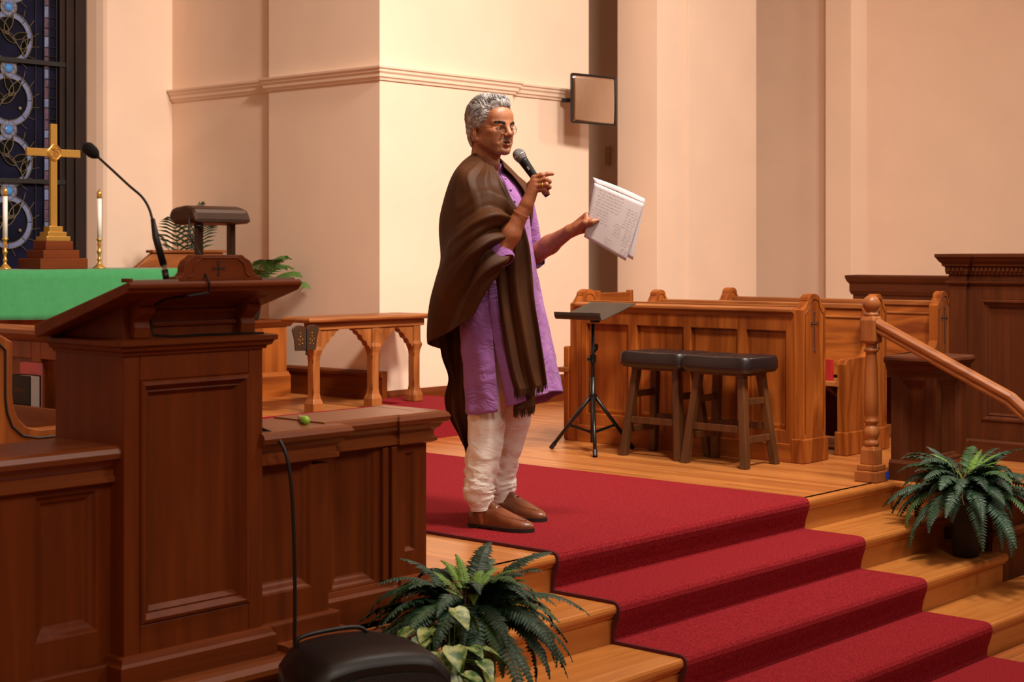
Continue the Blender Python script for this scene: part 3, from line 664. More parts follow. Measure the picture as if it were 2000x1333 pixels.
for k,(x,y,z,l) in enumerate([(7.80,4.70,.411,'red hymn book standing on the seat of the nearer choir pew'),(8.62,4.60,.411,'lower red hymn book on the far choir pew seat'),(8.62,4.60,.453,'upper red hymn book on the far choir pew seat')]):
    t = thing('hymn_book', l, 'book', (x,y,z), 'red hymn books')
    if k==0:
        MB().box(x-.012,x-.009,y-.1,y+.05,z,z+.115).box(x+.012,x+.015,y-.1,y+.05,z,z+.115).box(x-.012,x+.015,y-.103,y-.1,z,z+.115).build('cover', M['red'], t); MB().box(x-.009,x+.012,y-.097,y+.047,z,z+.112).build('pages', M['page'], t)
    else:
        MB().box(x-.11,x+.06,y-.02,y+.22,z,z+.004).box(x-.11,x+.06,y-.02,y+.22,z+.036,z+.04).box(x-.11,x-.106,y-.02,y+.22,z,z+.04).build('cover', M['red'], t); MB().box(x-.105,x+.055,y-.018,y+.215,z+.004,z+.036).build('pages', M['red'], t)
# left choir pews, seen past the lectern
t = thing('pew', 'oak choir pew end with routed curve at the left edge behind the low wall', 'pew', (2.75,5.2,0), 'choir pews')
pts = [(2.42,.13),(2.42,.86),(2.47,.90),(2.56,.905),(2.62,.885),(2.66,.865),(2.695,.845),(2.695,.68),(2.700,.64),(2.715,.603),(2.745,.575),(2.79,.564),(3.02,.566),(3.05,.54),(3.06,.46),(3.06,.13)]
e = MB().prism(pts,'y',4.505,4.56).build('end_panel', M['oakz'], t, bevel=.006)
MB().tube([(a,4.504,b) for a,b in [(2.645,.842),(2.668,.82),(2.668,.67),(2.674,.625),(2.692,.58),(2.728,.549),(2.78,.537),(3.02,.538)]],.004,6).build('routed_line', plain('routed_dark',(30,14,8),.6), e)
MB().box(2.46,2.5,4.56,6.05,.42,.83).build('backrest', M['oaky'], t); MB().box(2.5,3.0,4.56,6.05,.38,.41).build('seat', M['raily'], t)
q = thing('choir_screen', 'oak panelled choir screen with book rack at the left edge', 'choir screen', (3.25,5.4,0))
XP = 3.20
MB().box(XP+.02,XP+.04,4.56,6.1,.05,.80).build('backing', M['oakz'], q)
m = MB(); hs=[(4.66,5.165),(5.225,5.70)]; ys=[4.56]
for a,b in hs: m.box(XP,XP+.022,ys[-1],a,.05,.80); ys.append(b); m.box(XP,XP+.022,a,b,.05,.2); m.box(XP,XP+.022,a,b,.735,.80)
m.box(XP,XP+.022,ys[-1],6.1,.05,.80); m.build('frame', M['oakz'], q, bevel=.003)
MB().prism([(XP+.09,.80),(XP+.085,.85),(XP-.01,.85),(XP-.03,.842),(XP-.03,.826),(XP-.01,.80)],'y',4.56,6.1).build('cap_rail', M['raily'], q, bevel=.003)
MB().box(XP-.105,XP-.09,4.62,6.0,.485,.577).box(XP-.105,XP,4.62,6.0,.452,.462).build('book_rack', M['raily'], q, bevel=.003)
for k,(y,h,m_,l) in enumerate([(5.095,.165,'bookblk','black pew Bible with white page edges in the left book rack'),(5.15,.205,'red','red and pink paper-covered booklet behind the black Bible')]):
    b = thing('pew_bible' if k==0 else 'booklet', l, 'book', (XP-.05,y,.462))
    if k==0:
        x0,x1 = XP-.085,XP-.04; w=.128
        mm = MB().box(x0,x0+.004,y,y+w,.462,.682).box(x1-.004,x1,y,y+w,.462,.682).box(x0,x1,y+w-.004,y+w,.462,.682).build('cover', M['bookblk'], b)
        MB().box(x0+.004,x1-.004,y+.004,y+w-.004,.466,.678).build('pages', M['page'], b)
        ti = MB()
        for j in range(9): ti.box(x0-.0006,x0+.001,y+.028+.0085*j,y+.0335+.0085*j,.622,.636 if j in (0,5) else .633)
        ti.box(x0-.0006,x0+.001,y+.064,y+.068,.588,.608)
        ti.build('title', plain('dull_gilt',(92,48,22),.5,.3), mm)
    else:
        MB().box(XP-.03,XP-.012,y-.02,y+.10,.462,.722).build('cover', M['pink'], b)
# chair at the back
ch = thing('side_chair', 'plain oak chair back standing behind the pews by the pillar', 'chair', (8.62,6.75,0))
for x in (8.44,8.80):
    MB().box(x-.018,x+.018,6.76,6.80,0,.86).build('back_post', M['oakz'], ch, bevel=.006); MB().box(x-.018,x+.018,6.40,6.44,0,.42).build('leg', M['oakz'], ch, bevel=.004)
MB().box(8.455,8.785,6.765,6.795,.62,.845).build('back_panel', M['oakx'], ch, bevel=.004); MB().box(8.42,8.82,6.38,6.80,.42,.45).build('seat', M['oakx'], ch, bevel=.006)

# ================================================================== stools, music stand
def stool(label, y0, y1, x0=6.965, x1=7.30):
    t = thing('padded_stool', label, 'stool', ((x0+x1)/2,(y0+y1)/2,0), 'padded stools')
    cx,cy = (x0+x1)/2,(y0+y1)/2; a = (x1-x0)/2; b = (y1-y0)/2
    leg = {}
    for sx in (-1,1):
        for sy in (-1,1):
            f = (cx+sx*(a-.02), cy+sy*(b-.02)); tp_ = (cx+sx*(a-.075), cy+sy*(b-.075)); leg[(sx,sy)] = (f,tp_)
            hw = .021; vs=[(p[0]+i*hw,p[1]+j*hw,z) for p,z in ((f,0),(tp_,.50)) for i,j in ((-1,-1),(1,-1),(1,1),(-1,1))]
            MB().add(vs,[(3,2,1,0),(4,5,6,7),(0,1,5,4),(1,2,6,5),(2,3,7,6),(3,0,4,7)]).build('leg', M['stool'], t, bevel=.004)
    def pt(k,z): f,q = leg[k]; w=z/.50; return Vector((lerp(f[0],q[0],w),lerp(f[1],q[1],w),z))
    for k1,k2,z in (((-1,-1),(-1,1),.20),((1,-1),(1,1),.20),((-1,-1),(1,-1),.145),((-1,1),(1,1),.145),((-1,-1),(1,-1),.34),((-1,1),(1,1),.34)):
        MB().beam(pt(k1,z),pt(k2,z),.022,.036).build('stretcher', M['stool'], t, bevel=.003)
    MB().box(cx-a+.05,cx+a-.05,cy-b+.05,cy+b-.05,.475,.50).build('seat_frame', M['stool'], t, bevel=.004)
    rows=[]; n=20; m_=14
    def sq(u): return math.copysign(abs(u)**.30,u)
    for i in range(n+1):
        w = i/n; row=[]
        for k in range(48):
            an = 2*math.pi*k/48; ex,ey = sq(math.cos(an)), sq(math.sin(an))
            if i<=6: r_=lerp(.93,1.0,math.sin(i/6*math.pi/2)); z=lerp(.492,.520,i/6)
            elif i<=12: r_=lerp(1.0,.95,(1-math.cos((i-6)/6*math.pi/2))); z=.520+.056*math.sin((i-6)/6*math.pi/2)
            else: r_=lerp(.95,0.0,(i-12)/8); z=.576+.008*(1-r_*r_)
            x=cx+ex*r_*(a+.012); y=cy+ey*r_*(b+.012)
            if i>8: z -= .004*math.exp(-((y-cy)/.012)**2)+.003*math.exp(-((abs(y-cy)-b*.6)/.01)**2)
            row.append((x,y,z))
        rows.append(row)
    MB().grid(rows,True).build('cushion', M['leather'], t, smooth=True)
    sm = MB()
    for yy in (cy,cy+b*.6,cy-b*.6): sm.tube([(cx-(a+.012)*.985,yy,.550),(cx-a*.985,yy,.570),(cx-a*.90,yy,.5745),(cx-a*.5,yy,.5765),(cx,yy,.579),(cx+a*.8,yy,.575)],.0016,5)
    sm.build('seam', plain('stitched_seam',(70,56,52),.5), t)
stool('brown wooden stool with black padded seat nearer the music stand', 5.045, 5.46, 6.985, 7.30)
stool('brown wooden stool with black padded seat nearer the carved pew end', 4.60, 5.02, 6.95, 7.27)
ms = thing('music_stand', 'black folding music stand with tilted desk beside the stools', 'music stand', (7.0,5.66,0))
sx_,sy_ = 7.02,5.67
MB().tube([(sx_,sy_,.05),(sx_,sy_,.42)],.014,12).build('lower_tube', M['blackmetal'], ms, smooth=True)
MB().tube([(sx_,sy_,.30),(sx_,sy_,.72)],.0105,12).build('upper_tube', M['blackmetal'], ms, smooth=True)
MB().tube([(sx_,sy_,.50),(sx_,sy_,.545)],.019,12).tube([(sx_-.03,sy_+.005,.522),(sx_+.02,sy_,.522)],.006,8).ball((sx_-.034,sy_+.005,.522),(.007,.007,.012)).build('clamp', M['blackmetal'], ms)
MB().prism([(sx_+.006,.555),(sx_+.034,.575),(sx_+.036,.60),(sx_+.026,.605),(sx_+.024,.585),(sx_+.006,.575)],'y',sy_-.01,sy_+.01).build('clamp_lever', M['blackmetal'], ms)
MB().tube([(sx_,sy_,.295),(sx_,sy_,.325)],.022,12).build('leg_hub', M['blackmetal'], ms)
MB().tube([(sx_,sy_,.10),(sx_,sy_,.125)],.018,12).build('strut_ring', M['blackmetal'], ms)
f_ = Vector((_c,_s,0)); r__ = Vector((_s,-_c,0))
for ang in (-90,-205,25):
    dv = r__*math.cos(R(ang)) + f_*math.sin(R(ang)); foot = Vector((sx_,sy_,.014))+dv*.25; hubp = Vector((sx_,sy_,.305))+dv*.018
    lg = MB().tube([hubp,foot],.0105,10).build('leg', M['blackmetal'], ms, smooth=True)
    MB().tube([foot-(foot-hubp)*.07,foot+(foot-hubp)*.03],.0135,10).build('rubber_foot', M['black'], lg)
    MB().beam(Vector((sx_,sy_,.11))+dv*.016, hubp.lerp(foot,.55),.008,.014).build('strut', M['blackmetal'], ms)
# desk: sheet with a lip, tilted back
dc = Vector((sx_+.02,sy_,.785)); U = Vector((0,-1,0)); up = Vector((.962,0,.27)).normalized()
w = .165
dk = MB(); rows=[]
for (a,b) in [(-.155,.045),(-.158,.030),(-.157,.012),(-.150,.003),(-.138,0),(-.05,0),(.05,0),(.17,0)]:
    nn = up.cross(U); nn = nn if nn.z>0 else -nn
    rows.append([dc+U*s_+up*a+nn*b for s_ in (-w,-w/2,0,w/2,w)])
dk.grid(rows).build('desk', plain('black_powder_coat',(58,50,42),.5,.2), ms, smooth=False, solid=.004)
MB().beam(dc-Vector((0,0,.06)),dc-Vector((0,0,.004)),.05,.03).build('tilt_bracket', M['blackmetal'], ms)
# ================================================================== right side: pier, newel and handrail, screen
pr = thing('low_pier', 'short dark panelled wooden pier beside the handrail', 'pier', (7.3,3.75,0))
X0,X1,Y0,Y1 = 7.15,7.47,3.64,3.885
MB().box(X0+.045,X1,Y0+.045,Y1,0,.53).build('core', M['screen'], pr)
m = MB().box(X0,X0+.021,Y0+.021,Y0+.06,.0,.52).box(X0,X0+.021,Y1-.055,Y1,0,.52).box(X0,X0+.021,Y0+.06,Y1-.055,0,.11).box(X0,X0+.021,Y0+.06,Y1-.055,.495,.52)
m.box(X0,X0+.05,Y0,Y0+.021,0,.52).box(X1-.06,X1,Y0,Y0+.021,0,.52).box(X0+.05,X1-.06,Y0,Y0+.021,0,.11).box(X0+.05,X1-.06,Y0,Y0+.021,.495,.52).build('frame', M['screen'], pr, bevel=.003)
MB().loops((X0,Y1-.055,.11),(0,-1,0),(0,0,1),(-1,0,0),Y1-Y0-.115,.385,PANEL[:5]).build('panel', M['screen'], pr)
MB().loops((X0+.05,Y0,.11),(1,0,0),(0,0,1),(0,-1,0),X1-X0-.11,.385,PANEL[:5]).build('panel', M['screen'], pr)
MB().sweep([(X0,Y1),(X0,Y0),(X1,Y0)],[(-.02,0),(.022,0),(.022,.085),(.012,.10),(-.02,.10)]).build('plinth', M['screen'], pr)
MB().sweep([(X0,Y1+.02),(X0,Y0),(X1+.02,Y0)],[(-.3,.612),(.022,.612),(.034,.604),(.038,.592),(.030,.578),(.016,.570),(.012,.552),(.004,.535),(.0,.515),(-.3,.515)]).build('cap', M['screeny'], pr)
MB().box(X0+.03,X1,Y0+.03,Y1,.52,.61).build('cap_core', M['screeny'], pr)

nl = thing('newel_post', 'turned oak newel post with ball finial and sloping handrail', 'handrail', (7.0,3.92,0))
nx,ny = 7.02,3.92
MB().box(nx-.060,nx+.060,ny-.060,ny+.060,0,.055).box(nx-.052,nx+.052,ny-.052,ny+.052,.055,.085).build('base', M['railz'], nl, bevel=.006)
MB().squarelathe([(.040,.083),(.040,.155),(.034,.17),(.028,.175)],nx,ny).build('lower_block', M['railz'], nl, bevel=.006)
MB().lathe([(r_*.78,z_) for r_,z_ in [(.036,.17),(.046,.178),(.050,.188),(.044,.2),(.036,.207),(.044,.218),(.052,.235),(.050,.255),(.040,.27),(.034,.276),(.038,.284),(.046,.292),(.046,.302),(.036,.308),(.043,.325),(.044,.42),(.041,.55),(.034,.625),(.034,.632),(.045,.638),(.046,.648),(.036,.655),(.034,.67),(.044,.68)]],nx,ny,24).build('turned_shaft', M['railz'], nl, smooth=True)
MB().squarelathe([(.036,.675),(.042,.69),(.042,.79),(.034,.812)],nx,ny).build('upper_block', M['railz'], nl, bevel=.010)
MB().lathe([(.028,.80),(.034,.812),(.036,.82),(.032,.826),(.022,.830),(.032,.840),(.041,.856),(.043,.870),(.040,.886),(.031,.900),(.017,.909),(.002,.912)],nx,ny,24).build('ball_finial', M['railz'], nl, smooth=True)
tag(MB().box(nx+.032,nx+.0615,ny-.0615,ny-.05,.012,.048).build('tape_patch', M['tape'], nl),'bright blue tape on the base')
pth = [Vector((nx,ny-.03,.765)),Vector((nx,3.205,.445)),Vector((nx+.0,3.15,.40)),Vector((nx,2.95,.24)),Vector((nx,2.6,-.02))]
prof = [(-.024,-.03),(.024,-.03),(.028,-.018),(.024,-.008),(.033,.004),(.034,.018),(.024,.030),(0,.035),(-.024,.030),(-.034,.018),(-.033,.004),(-.024,-.008),(-.028,-.018)]
rows=[]
for i,p in enumerate(pth):
    d = (pth[min(i+1,len(pth)-1)]-pth[max(i-1,0)]).normalized(); u = Vector((1,0,0)).cross(d); u = u if u.z>0 else -u
    rows.append([p+Vector((a,0,0))+u*b for a,b in prof])
mr = MB().grid(rows,True); mr.add(rows[0],[tuple(range(13))]); mr.build('handrail', M['raily'], nl, bevel=.003)

MB().squarelathe([(.058,NZ),(.058,NZ+.06),(.042,NZ+.08),(.042,NZ+.2),(.030,NZ+.22),(.030,-.06),(.042,-.04),(.042,.05),(.02,.08)],nx,2.58).build('lower_post', M['railz'], nl, bevel=.005)
sn = thing('panelled_screen', 'tall dark mahogany panelled screen with dentil cornice at the right edge', 'screen', (8.6,3.2,0))
XS = 8.2; S0,S1 = 1.6,4.09
MB().box(XS+.03,9.2,S0,S1,0,1.04).build('core', M['screen'], sn)
MB().box(XS+.02,9.2,S0,3.36,NZ,-.04).build('lower_panel', M['screen'], sn)
def xface(holes, z0,z1,y0,y1,x,th):
    m=MB(); ys=[y1]
    for a,b,c,d in holes:      # a>b
        m.box(x,x+th,a,ys[-1],z0,z1); ys.append(b); m.box(x,x+th,b,a,z0,c); m.box(x,x+th,b,a,d,z1)
    m.box(x,x+th,y0,ys[-1],z0,z1); return m
xface([(3.91,3.15,.205,.865),(2.95,2.2,.205,.865)],.0,1.0,S0,S1,XS,.03).build('frame', M['screen'], sn, bevel=.003)
for a,b in ((3.91,3.15),(2.95,2.2)):
    MB().loops((XS,a,.205),(0,-1,0),(0,0,1),(-1,0,0),a-b,.66,[(0,0),(.004,.006),(.014,.006),(.020,-.004),(.030,-.010),(.034,-.006),(.040,-.016),(.044,-.02)]).build('panel', M['screen'], sn)
MB().box(XS-.025,XS+.02,3.985,4.09,0,1.0).build('pilaster', M['screen'], sn, bevel=.003)
path = [(XS+.9,S1),(XS,S1)]; 
edge = [(9.2,4.09),(XS-.025,4.09),(XS-.025,3.985),(XS,3.985),(XS,S0)]
def xs_sweep(prof): return MB().sweep(edge, prof)
xs_sweep([(-.02,.945),(.008,.945),(.014,.955),(.014,.962),(-.02,.965)]).build('frieze_bead', M['screeny'], sn)
xs_sweep([(-.03,1.0),(.01,1.0),(.014,1.018),(.014,1.04),(.026,1.046),(.028,1.06),(.040,1.072),(.050,1.09),(.056,1.096),(.056,1.112),(-.03,1.114)]).build('cornice', M['screeny'], sn)
dn = MB(); y = 3.975
while y > 2.0: dn.box(XS-.027,XS-.01,y-.012,y,1.019,1.039); y -= .0245
y = 4.08
while y > 3.99: dn.box(XS-.052,XS-.035,y-.012,y,1.019,1.039); y -= .0245
tag(dn.build('dentils', M['screeny'], sn), kind='stuff')
xs_sweep([(-.02,0),(.018,0),(.018,.092),(.010,.104),(-.02,.106)]).build('plinth', M['screeny'], sn)
xs_sweep([(-.02,-.055),(.03,-.055),(.046,-.045),(.050,-.03),(.046,-.014),(.034,-.004),(-.02,0.001)]).build('base_moulding', M['screeny'], sn)

pa = thing('organ_parapet', 'dark wooden parapet with cornice in front of the right wall', 'parapet', (10.7,6.0,0))
MB().box(10.72,10.78,5.0,6.14,0,.93).build('panel', M['screen'], pa)
MB().sweep([(10.78,6.14),(10.72,6.14),(10.72,5.0)],[(-.02,.80),(.01,.80),(.02,.83),(.02,.88),(.035,.90),(.045,.93),(.045,.945),(-.02,.95)]).build('cornice', M['screeny'], pa)

# mirror on the wall
mc = at(1160,195,11.95); mw,mh = .232,.178
mi = thing('convex_mirror', 'rectangular convex mirror with thin dark frame on the wall by the pillar', 'mirror', mc)
fw_ = Vector((_c,_s,0)); rt = Vector((.995,-.09,0)).normalized(); fw2 = Vector((-rt.y,rt.x,0)); upv = Vector((0,0,1))
rows=[]
for i in range(13):
    v = lerp(-1,1,i/12); rows.append([mc+rt*(mw*u)+upv*(mh*v)-fw2*(.010*(1-u*u)+.005*(1-v*v)) for u in [lerp(-1,1,k/16) for k in range(17)]])
MB().grid(rows).build('glass', M['mirror'], mi, smooth=True, solid=.004)
ring = [r_[0] for r_ in rows]+rows[-1][1:]+[r_[-1] for r_ in rows[::-1]][1:]+rows[0][::-1][1:]
MB().tube(ring,.007,6,False).build('frame', M['black'], mi)
bk = MB(); vs=[mc+rt*(mw*a)+upv*(mh*b)+fw2*e for e in (.004,.018) for a,b in ((-1,-1),(1,-1),(1,1),(-1,1))]
bk.add(vs,[(0,1,2,3),(7,6,5,4),(0,4,5,1),(1,5,6,2),(2,6,7,3),(3,7,4,0)]).build('back_case', M['black'], mi)
MB().beam(mc+fw2*.04, mc+fw2*.2+rt*-.14,.03,.03).build('bracket', M['blackmetal'], mi)

# loudspeaker in the foreground
sp = thing('loudspeaker', 'black portable loudspeaker with rounded top in the bottom foreground', 'loudspeaker', (2.88,3.0,NZ))
ca,sa = math.cos(R(-20)), math.sin(R(-20))
def L2W(x,y,z): return (2.835+x*ca-y*sa, 3.06+x*sa+y*ca, z)
ST = .118
def prof_top(u): return ST-.035*abs(u)**2.6-.055*max(0,abs(u)-.75)**1.2*3
rows=[]
for j,(yy,s,dz) in enumerate([(.16,.80,-.03),(.14,.9,-.008),(.05,.98,0),(-.05,1.0,0),(-.11,1.0,-.004),(-.135,.985,-.016),(-.142,.95,-.034)]):
    row=[]
    for k in range(25):
        u=lerp(-1,1,k/24); row.append(L2W(u*.195*s, yy, prof_top(u)+dz))
    row += [L2W(.195*s,yy,NZ+.02),L2W(-.195*s,yy,NZ+.02)]
    rows.append(row)
ms_=MB().grid(rows,True); ms_.add(rows[0],[tuple(range(27))]); ms_.add(rows[-1],[tuple(range(27))[::-1]])
ms_.build('cabinet', M['black'], sp, smooth=True)
gr=[L2W(lerp(-.165,.165,k/20), -.144, prof_top(lerp(-.86,.86,k/20))-.055) for k in range(21)]+[L2W(.165,-.144,NZ+.06),L2W(-.165,-.144,NZ+.06)]
g2=[Vector(p)+Vector((-sa*-.008*-1,ca*-.008,0)) for p in gr]
MB().add(gr+g2,[tuple(range(23)),tuple(range(23,46))]+[(k,(k+1)%23,23+(k+1)%23,23+k) for k in range(23)]).build('grille', M['grille'], sp)
hd=[L2W(-.14,.10,ST-.02),L2W(-.13,.10,ST+.002),L2W(-.05,.10,ST+.012),L2W(.03,.10,ST+.012),L2W(.06,.10,ST-.006)]
MB().tube([crom([Vector(p) for p in hd],t*.25) for t in range(17)],.006,8).build('handle', M['black'], sp, smooth=True)

# ================================================================== plants
M['fern'] = plain('fern_green',(36,66,44),.5,var=.35,nscale=7)
M['fernl'] = plain('fern_light_green',(96,132,46),.5,var=.3,nscale=9)
M['stemb'] = plain('brown_runner',(118,72,40),.7)
M['palm'] = plain('palm_green',(70,104,40),.5,var=.4,nscale=10)
M['palmd'] = plain('palm_dark',(38,62,42),.5,var=.3,nscale=10)
def pothosmat():
    m,t,b = nt('variegated_leaf'); n = node(t,'ShaderNodeTexNoise'); n.inputs['Scale'].default_value=38; n.inputs['Detail'].default_value=3
    t.links.new(coords(t).outputs[0],n.inputs['Vector']); r_=ramp(t,[(.40,lin((58,100,40))),(.60,lin((176,188,120)))]); t.links.new(n.outputs[0],r_.inputs[0]); t.links.new(r_.outputs[0],b.inputs['Base Color']); b.inputs['Roughness'].default_value=.4; return m
M['pothos'] = pothosmat()
def frond(base, az, length, e0, bend, width, npin, rnd, twist=0):
    """one arching fern frond: rachis plus paired, slightly folded pinnae, all one mesh"""
    m = MB(); d = Vector((math.cos(az),math.sin(az),0)); up_ = Vector((0,0,1)); p = Vector(base); pts=[p.copy()]; tgs=[]
    side0 = Vector((d.y,-d.x,0)); sway = rnd.uniform(-.35,.35)
    for k in range(npin):
        e = e0 - bend*((k+.5)/npin)**1.25; t_ = (d*math.cos(e)+up_*math.sin(e)+side0*sway*(k/npin)*.5).normalized(); p = p + t_*(length/npin); pts.append(p.copy()); tgs.append(t_)
    tgs.append(tgs[-1])
    m.tube(pts,[lerp(.0024,.0007,k/npin) for k in range(npin+1)],4)
    for k in range(3,npin+1):
        t=k/npin; p=pts[k]; tg=tgs[k]; sd=(side0-tg*side0.dot(tg)).normalized(); nr=tg.cross(sd); nr = nr if nr.dot(up_)+.3*nr.dot(d)>0 else -nr
        sd = (sd*math.cos(twist)+nr*math.sin(twist)); nr2=sd.cross(tg); nr2 = nr2 if nr2.dot(nr)>0 else -nr2
        L = width*min(1,(t-.04)*4.5)*(1-t**2.6*.86); wd=max(.004,min(.0125,length/npin*1.25))
        for s in (-1,1):
            dr=rnd.uniform(.02,.42); a = (sd*s+tg*.38-nr2*dr).normalized(); q=tg
            b0=p-q*wd*.42; b1=p+q*wd*.42; mid=p+a*L*.5; tip=p+a*L-nr2*L*.10+tg*L*.06
            m.add([b0,mid-q*wd*.60,tip,mid+q*wd*.52,b1,p+nr2*.0012,mid+nr2*.0020],[(0,1,6,5),(1,2,6),(2,3,6),(3,4,5,6)])
    return m
def fern(name, label, c, potz, scale, seed):
    rnd = random.Random(seed); t = thing(name, label, 'fern', (c[0],c[1],potz), 'ferns beside the steps')
    h = c[2]-potz
    MB().lathe([(.045,0),(.06,.01),(.072,h*.5),(.082,h*.80),(.086,h*.84),(.086,h*.88),(.075,h*.88),(.07,h*.8)],c[0],c[1],24,potz).build('pot', M['potshade'], t, smooth=True)
    n = 64
    for i in range(n):
        az = 2*math.pi*(i*.618034)+rnd.uniform(-.25,.25); el = (i/n)
        e0 = R(lerp(8,78,el**1.1)+rnd.uniform(-10,10)); bend = R(lerp(95,85,el)+rnd.uniform(-25,30)); L = scale*rnd.uniform(.25,.37)*lerp(1.0,.78,el)
        b = Vector((c[0]+.035*math.cos(az),c[1]+.035*math.sin(az),c[2]-.03))
        frond(b,az,L,e0,bend,.046*scale*rnd.uniform(.85,1.15),28,rnd,rnd.uniform(-.35,.35)).build('frond', M['fern'] if i%6 else M['fernm'], t, fix=False)
    for i in range(22):      # low skirt hanging over the pot
        az = 2*math.pi*i/22+rnd.uniform(-.12,.12); b = Vector((c[0]+.05*math.cos(az),c[1]+.05*math.sin(az),c[2]-.04))
        frond(b,az,scale*rnd.uniform(.26,.40),R(rnd.uniform(-15,25)),R(rnd.uniform(60,85)),.046*scale*rnd.uniform(.85,1.15),28,rnd,rnd.uniform(-.3,.3)).build('frond', M['fern'], t, fix=False)
    for i in range(9):
        az = rnd.uniform(0,6.28); b = Vector((c[0]+.02*math.cos(az),c[1]+.02*math.sin(az),c[2]))
        frond(b,az,.17*scale,R(rnd.uniform(35,80)),R(60),.024*scale,20,rnd).build('young_frond', M['fernl'], t, fix=False)
    for i in range(9):
        az = rnd.uniform(0,6.28); L = rnd.uniform(.16,.30)*scale; pp=[]
        for k in range(8):
            s_=k/7; pp.append((c[0]+L*s_*math.cos(az)+.012*math.sin(k*1.7+i),c[1]+L*s_*math.sin(az)+.012*math.cos(k*1.3+i),c[2]+.08*scale*math.sin(math.pi*min(1,s_*1.1))*rnd.uniform(.6,1.3)-.06*s_))
        MB().tube(pp,.0013,4).build('runner_stem', M['stemb'], t)
    return t
M['fernm'] = plain('fern_mid_green',(58,92,50),.5,var=.3,nscale=9)
fern('potted_fern', 'large dark green fern in front of the left low wall', (3.41,3.22,.11), NZ, .98, 3)
fern('potted_fern', 'dark green fern standing on the wooden steps at the right', (6.93,3.38,.06), -2*RI, 1.12, 11)
po = thing('pothos_plant', 'pale variegated pothos leaves in front of the left fern', 'plant', (3.30,3.02,NZ))
rnd = random.Random(5)
MB().lathe([(.06,0),(.08,.02),(.10,.38),(.105,.40),(.09,.40)],3.17,3.14,20,NZ).build('pot', M['potshade'], po, smooth=True)
def heart(L):
    out=[(0,-.08),(.26,-.12),(.42,.08),(.44,.30),(.32,.60),(.14,.88),(0,1.05)]; vs=[]
    for x,y in out: vs.append((x*L,y*L,.10*L*abs(x)/.44-.25*L*y*y))
    left=[(-x,y,z) for x,y,z in vs[1:-1]][::-1]; mid=[(0,y*L,-.03*L-.25*L*y*y) for y in (.15,.45,.75)]
    return vs, left, mid
def potleaf(p, az, tilt, L):
    vs,left,mid = heart(L); rim = vs+left; m=MB(); n=len(rim)
    allv = rim+mid; fs=[]
    R_=Matrix.Translation(p)@Matrix.Rotation(az,4,'Z')@Matrix.Rotation(tilt,4,'X')
    # fan to nearest midrib point
    def near(y): return n+min(range(3),key=lambda i:abs(mid[i][1]-y))
    for i in range(n):
        j=(i+1)%n; a=near(rim[i][1]); b=near(rim[j][1])
        fs.append((i,j,b) if a==b else (i,j,b,a))
    m.add([R_@Vector(v) for v in allv],fs); return m
for i in range(64):
    az = rnd.uniform(-math.pi,math.pi); r_=rnd.uniform(.02,.15); zc = .13-.8*r_+rnd.uniform(-.2,.05)
    p = Vector((3.17+r_*math.cos(az),3.08+r_*math.sin(az)*.8,zc))
    l = potleaf(p, az-math.pi/2+rnd.uniform(-.6,.6), R(rnd.uniform(-60,-5)), rnd.uniform(.055,.085)).build('leaf', M['pothos'], po, smooth=True, fix=False)
    MB().tube([(3.17+.03*math.cos(az),3.10+.03*math.sin(az),-.18),(3.17+r_*.6*math.cos(az),3.09+r_*.5*math.sin(az),zc+.0),tuple(p)],.0016,4).build('petiole', M['fernl'], l)
# palms by the altar
def palm(label, base, specs, seed, mat):
    t = thing('palm_plant', label, 'plant', base, 'palms beside the altar'); rnd=random.Random(seed)
    MB().lathe([(.05,0),(.06,.02),(.075,.12),(.078,.14),(.06,.14)],base[0],base[1],18,base[2]).build('pot', M['potshade'], t, smooth=True)
    for (az,L,rise,droop) in specs:
        m=MB(); d=Vector((math.cos(az),math.sin(az),0)); pts=[]
        b=Vector(base)+Vector((0,0,.13)); n=18
        for k in range(n+1):
            s_=k/n; pts.append(b+d*(L*s_)+Vector((0,0,rise*s_*(2-s_*droop))))
        m.tube(pts,[lerp(.005,.0015,k/n) for k in range(n+1)],5)
        sd0=d.cross(Vector((0,0,1)))
        for k in range(5,n+1):
            p=pts[k]; tg=(pts[min(k+1,n)]-pts[k-1]).normalized(); l=.17*math.sin(math.pi*min(1,(k-3)/(n-1)*.9+.1))**.7
            for s in (-1,1):
                a=(sd0*s*.75+tg*.65-Vector((0,0,.18))).normalized(); w_=tg*.011
                m.add([p-w_*.5,p+a*l*.5-w_,p+a*l-Vector((0,0,.03)),p+a*l*.5+w_*.6,p+w_*.5],[(0,1,3,4),(1,2,3)])
        m.build('frond', mat, t, fix=False)
    return t
palm('dark green palm seen through the reading lamp above the lectern', (7.12,9.58,.45), [(-2.6,.20,.62,.75),(-1.9,.14,.70,.8),(-1.0,.12,.74,.8),(2.6,.16,.6,.9),(-1.4,.22,.64,.85),(-.7,.10,.70,.8)], 1, M['palmd'])
palm('green palm fronds right of the lectern crest against the wall', (6.96,8.62,.656), [(-.75,.30,.20,1.0),(-.35,.24,.26,1.05),(-1.6,.18,.27,.95),(2.7,.2,.26,.95),(-2.4,.18,.22,1.0),(-1.0,.22,.28,.9),(-.6,.36,.16,1.2)], 2, M['palm'])
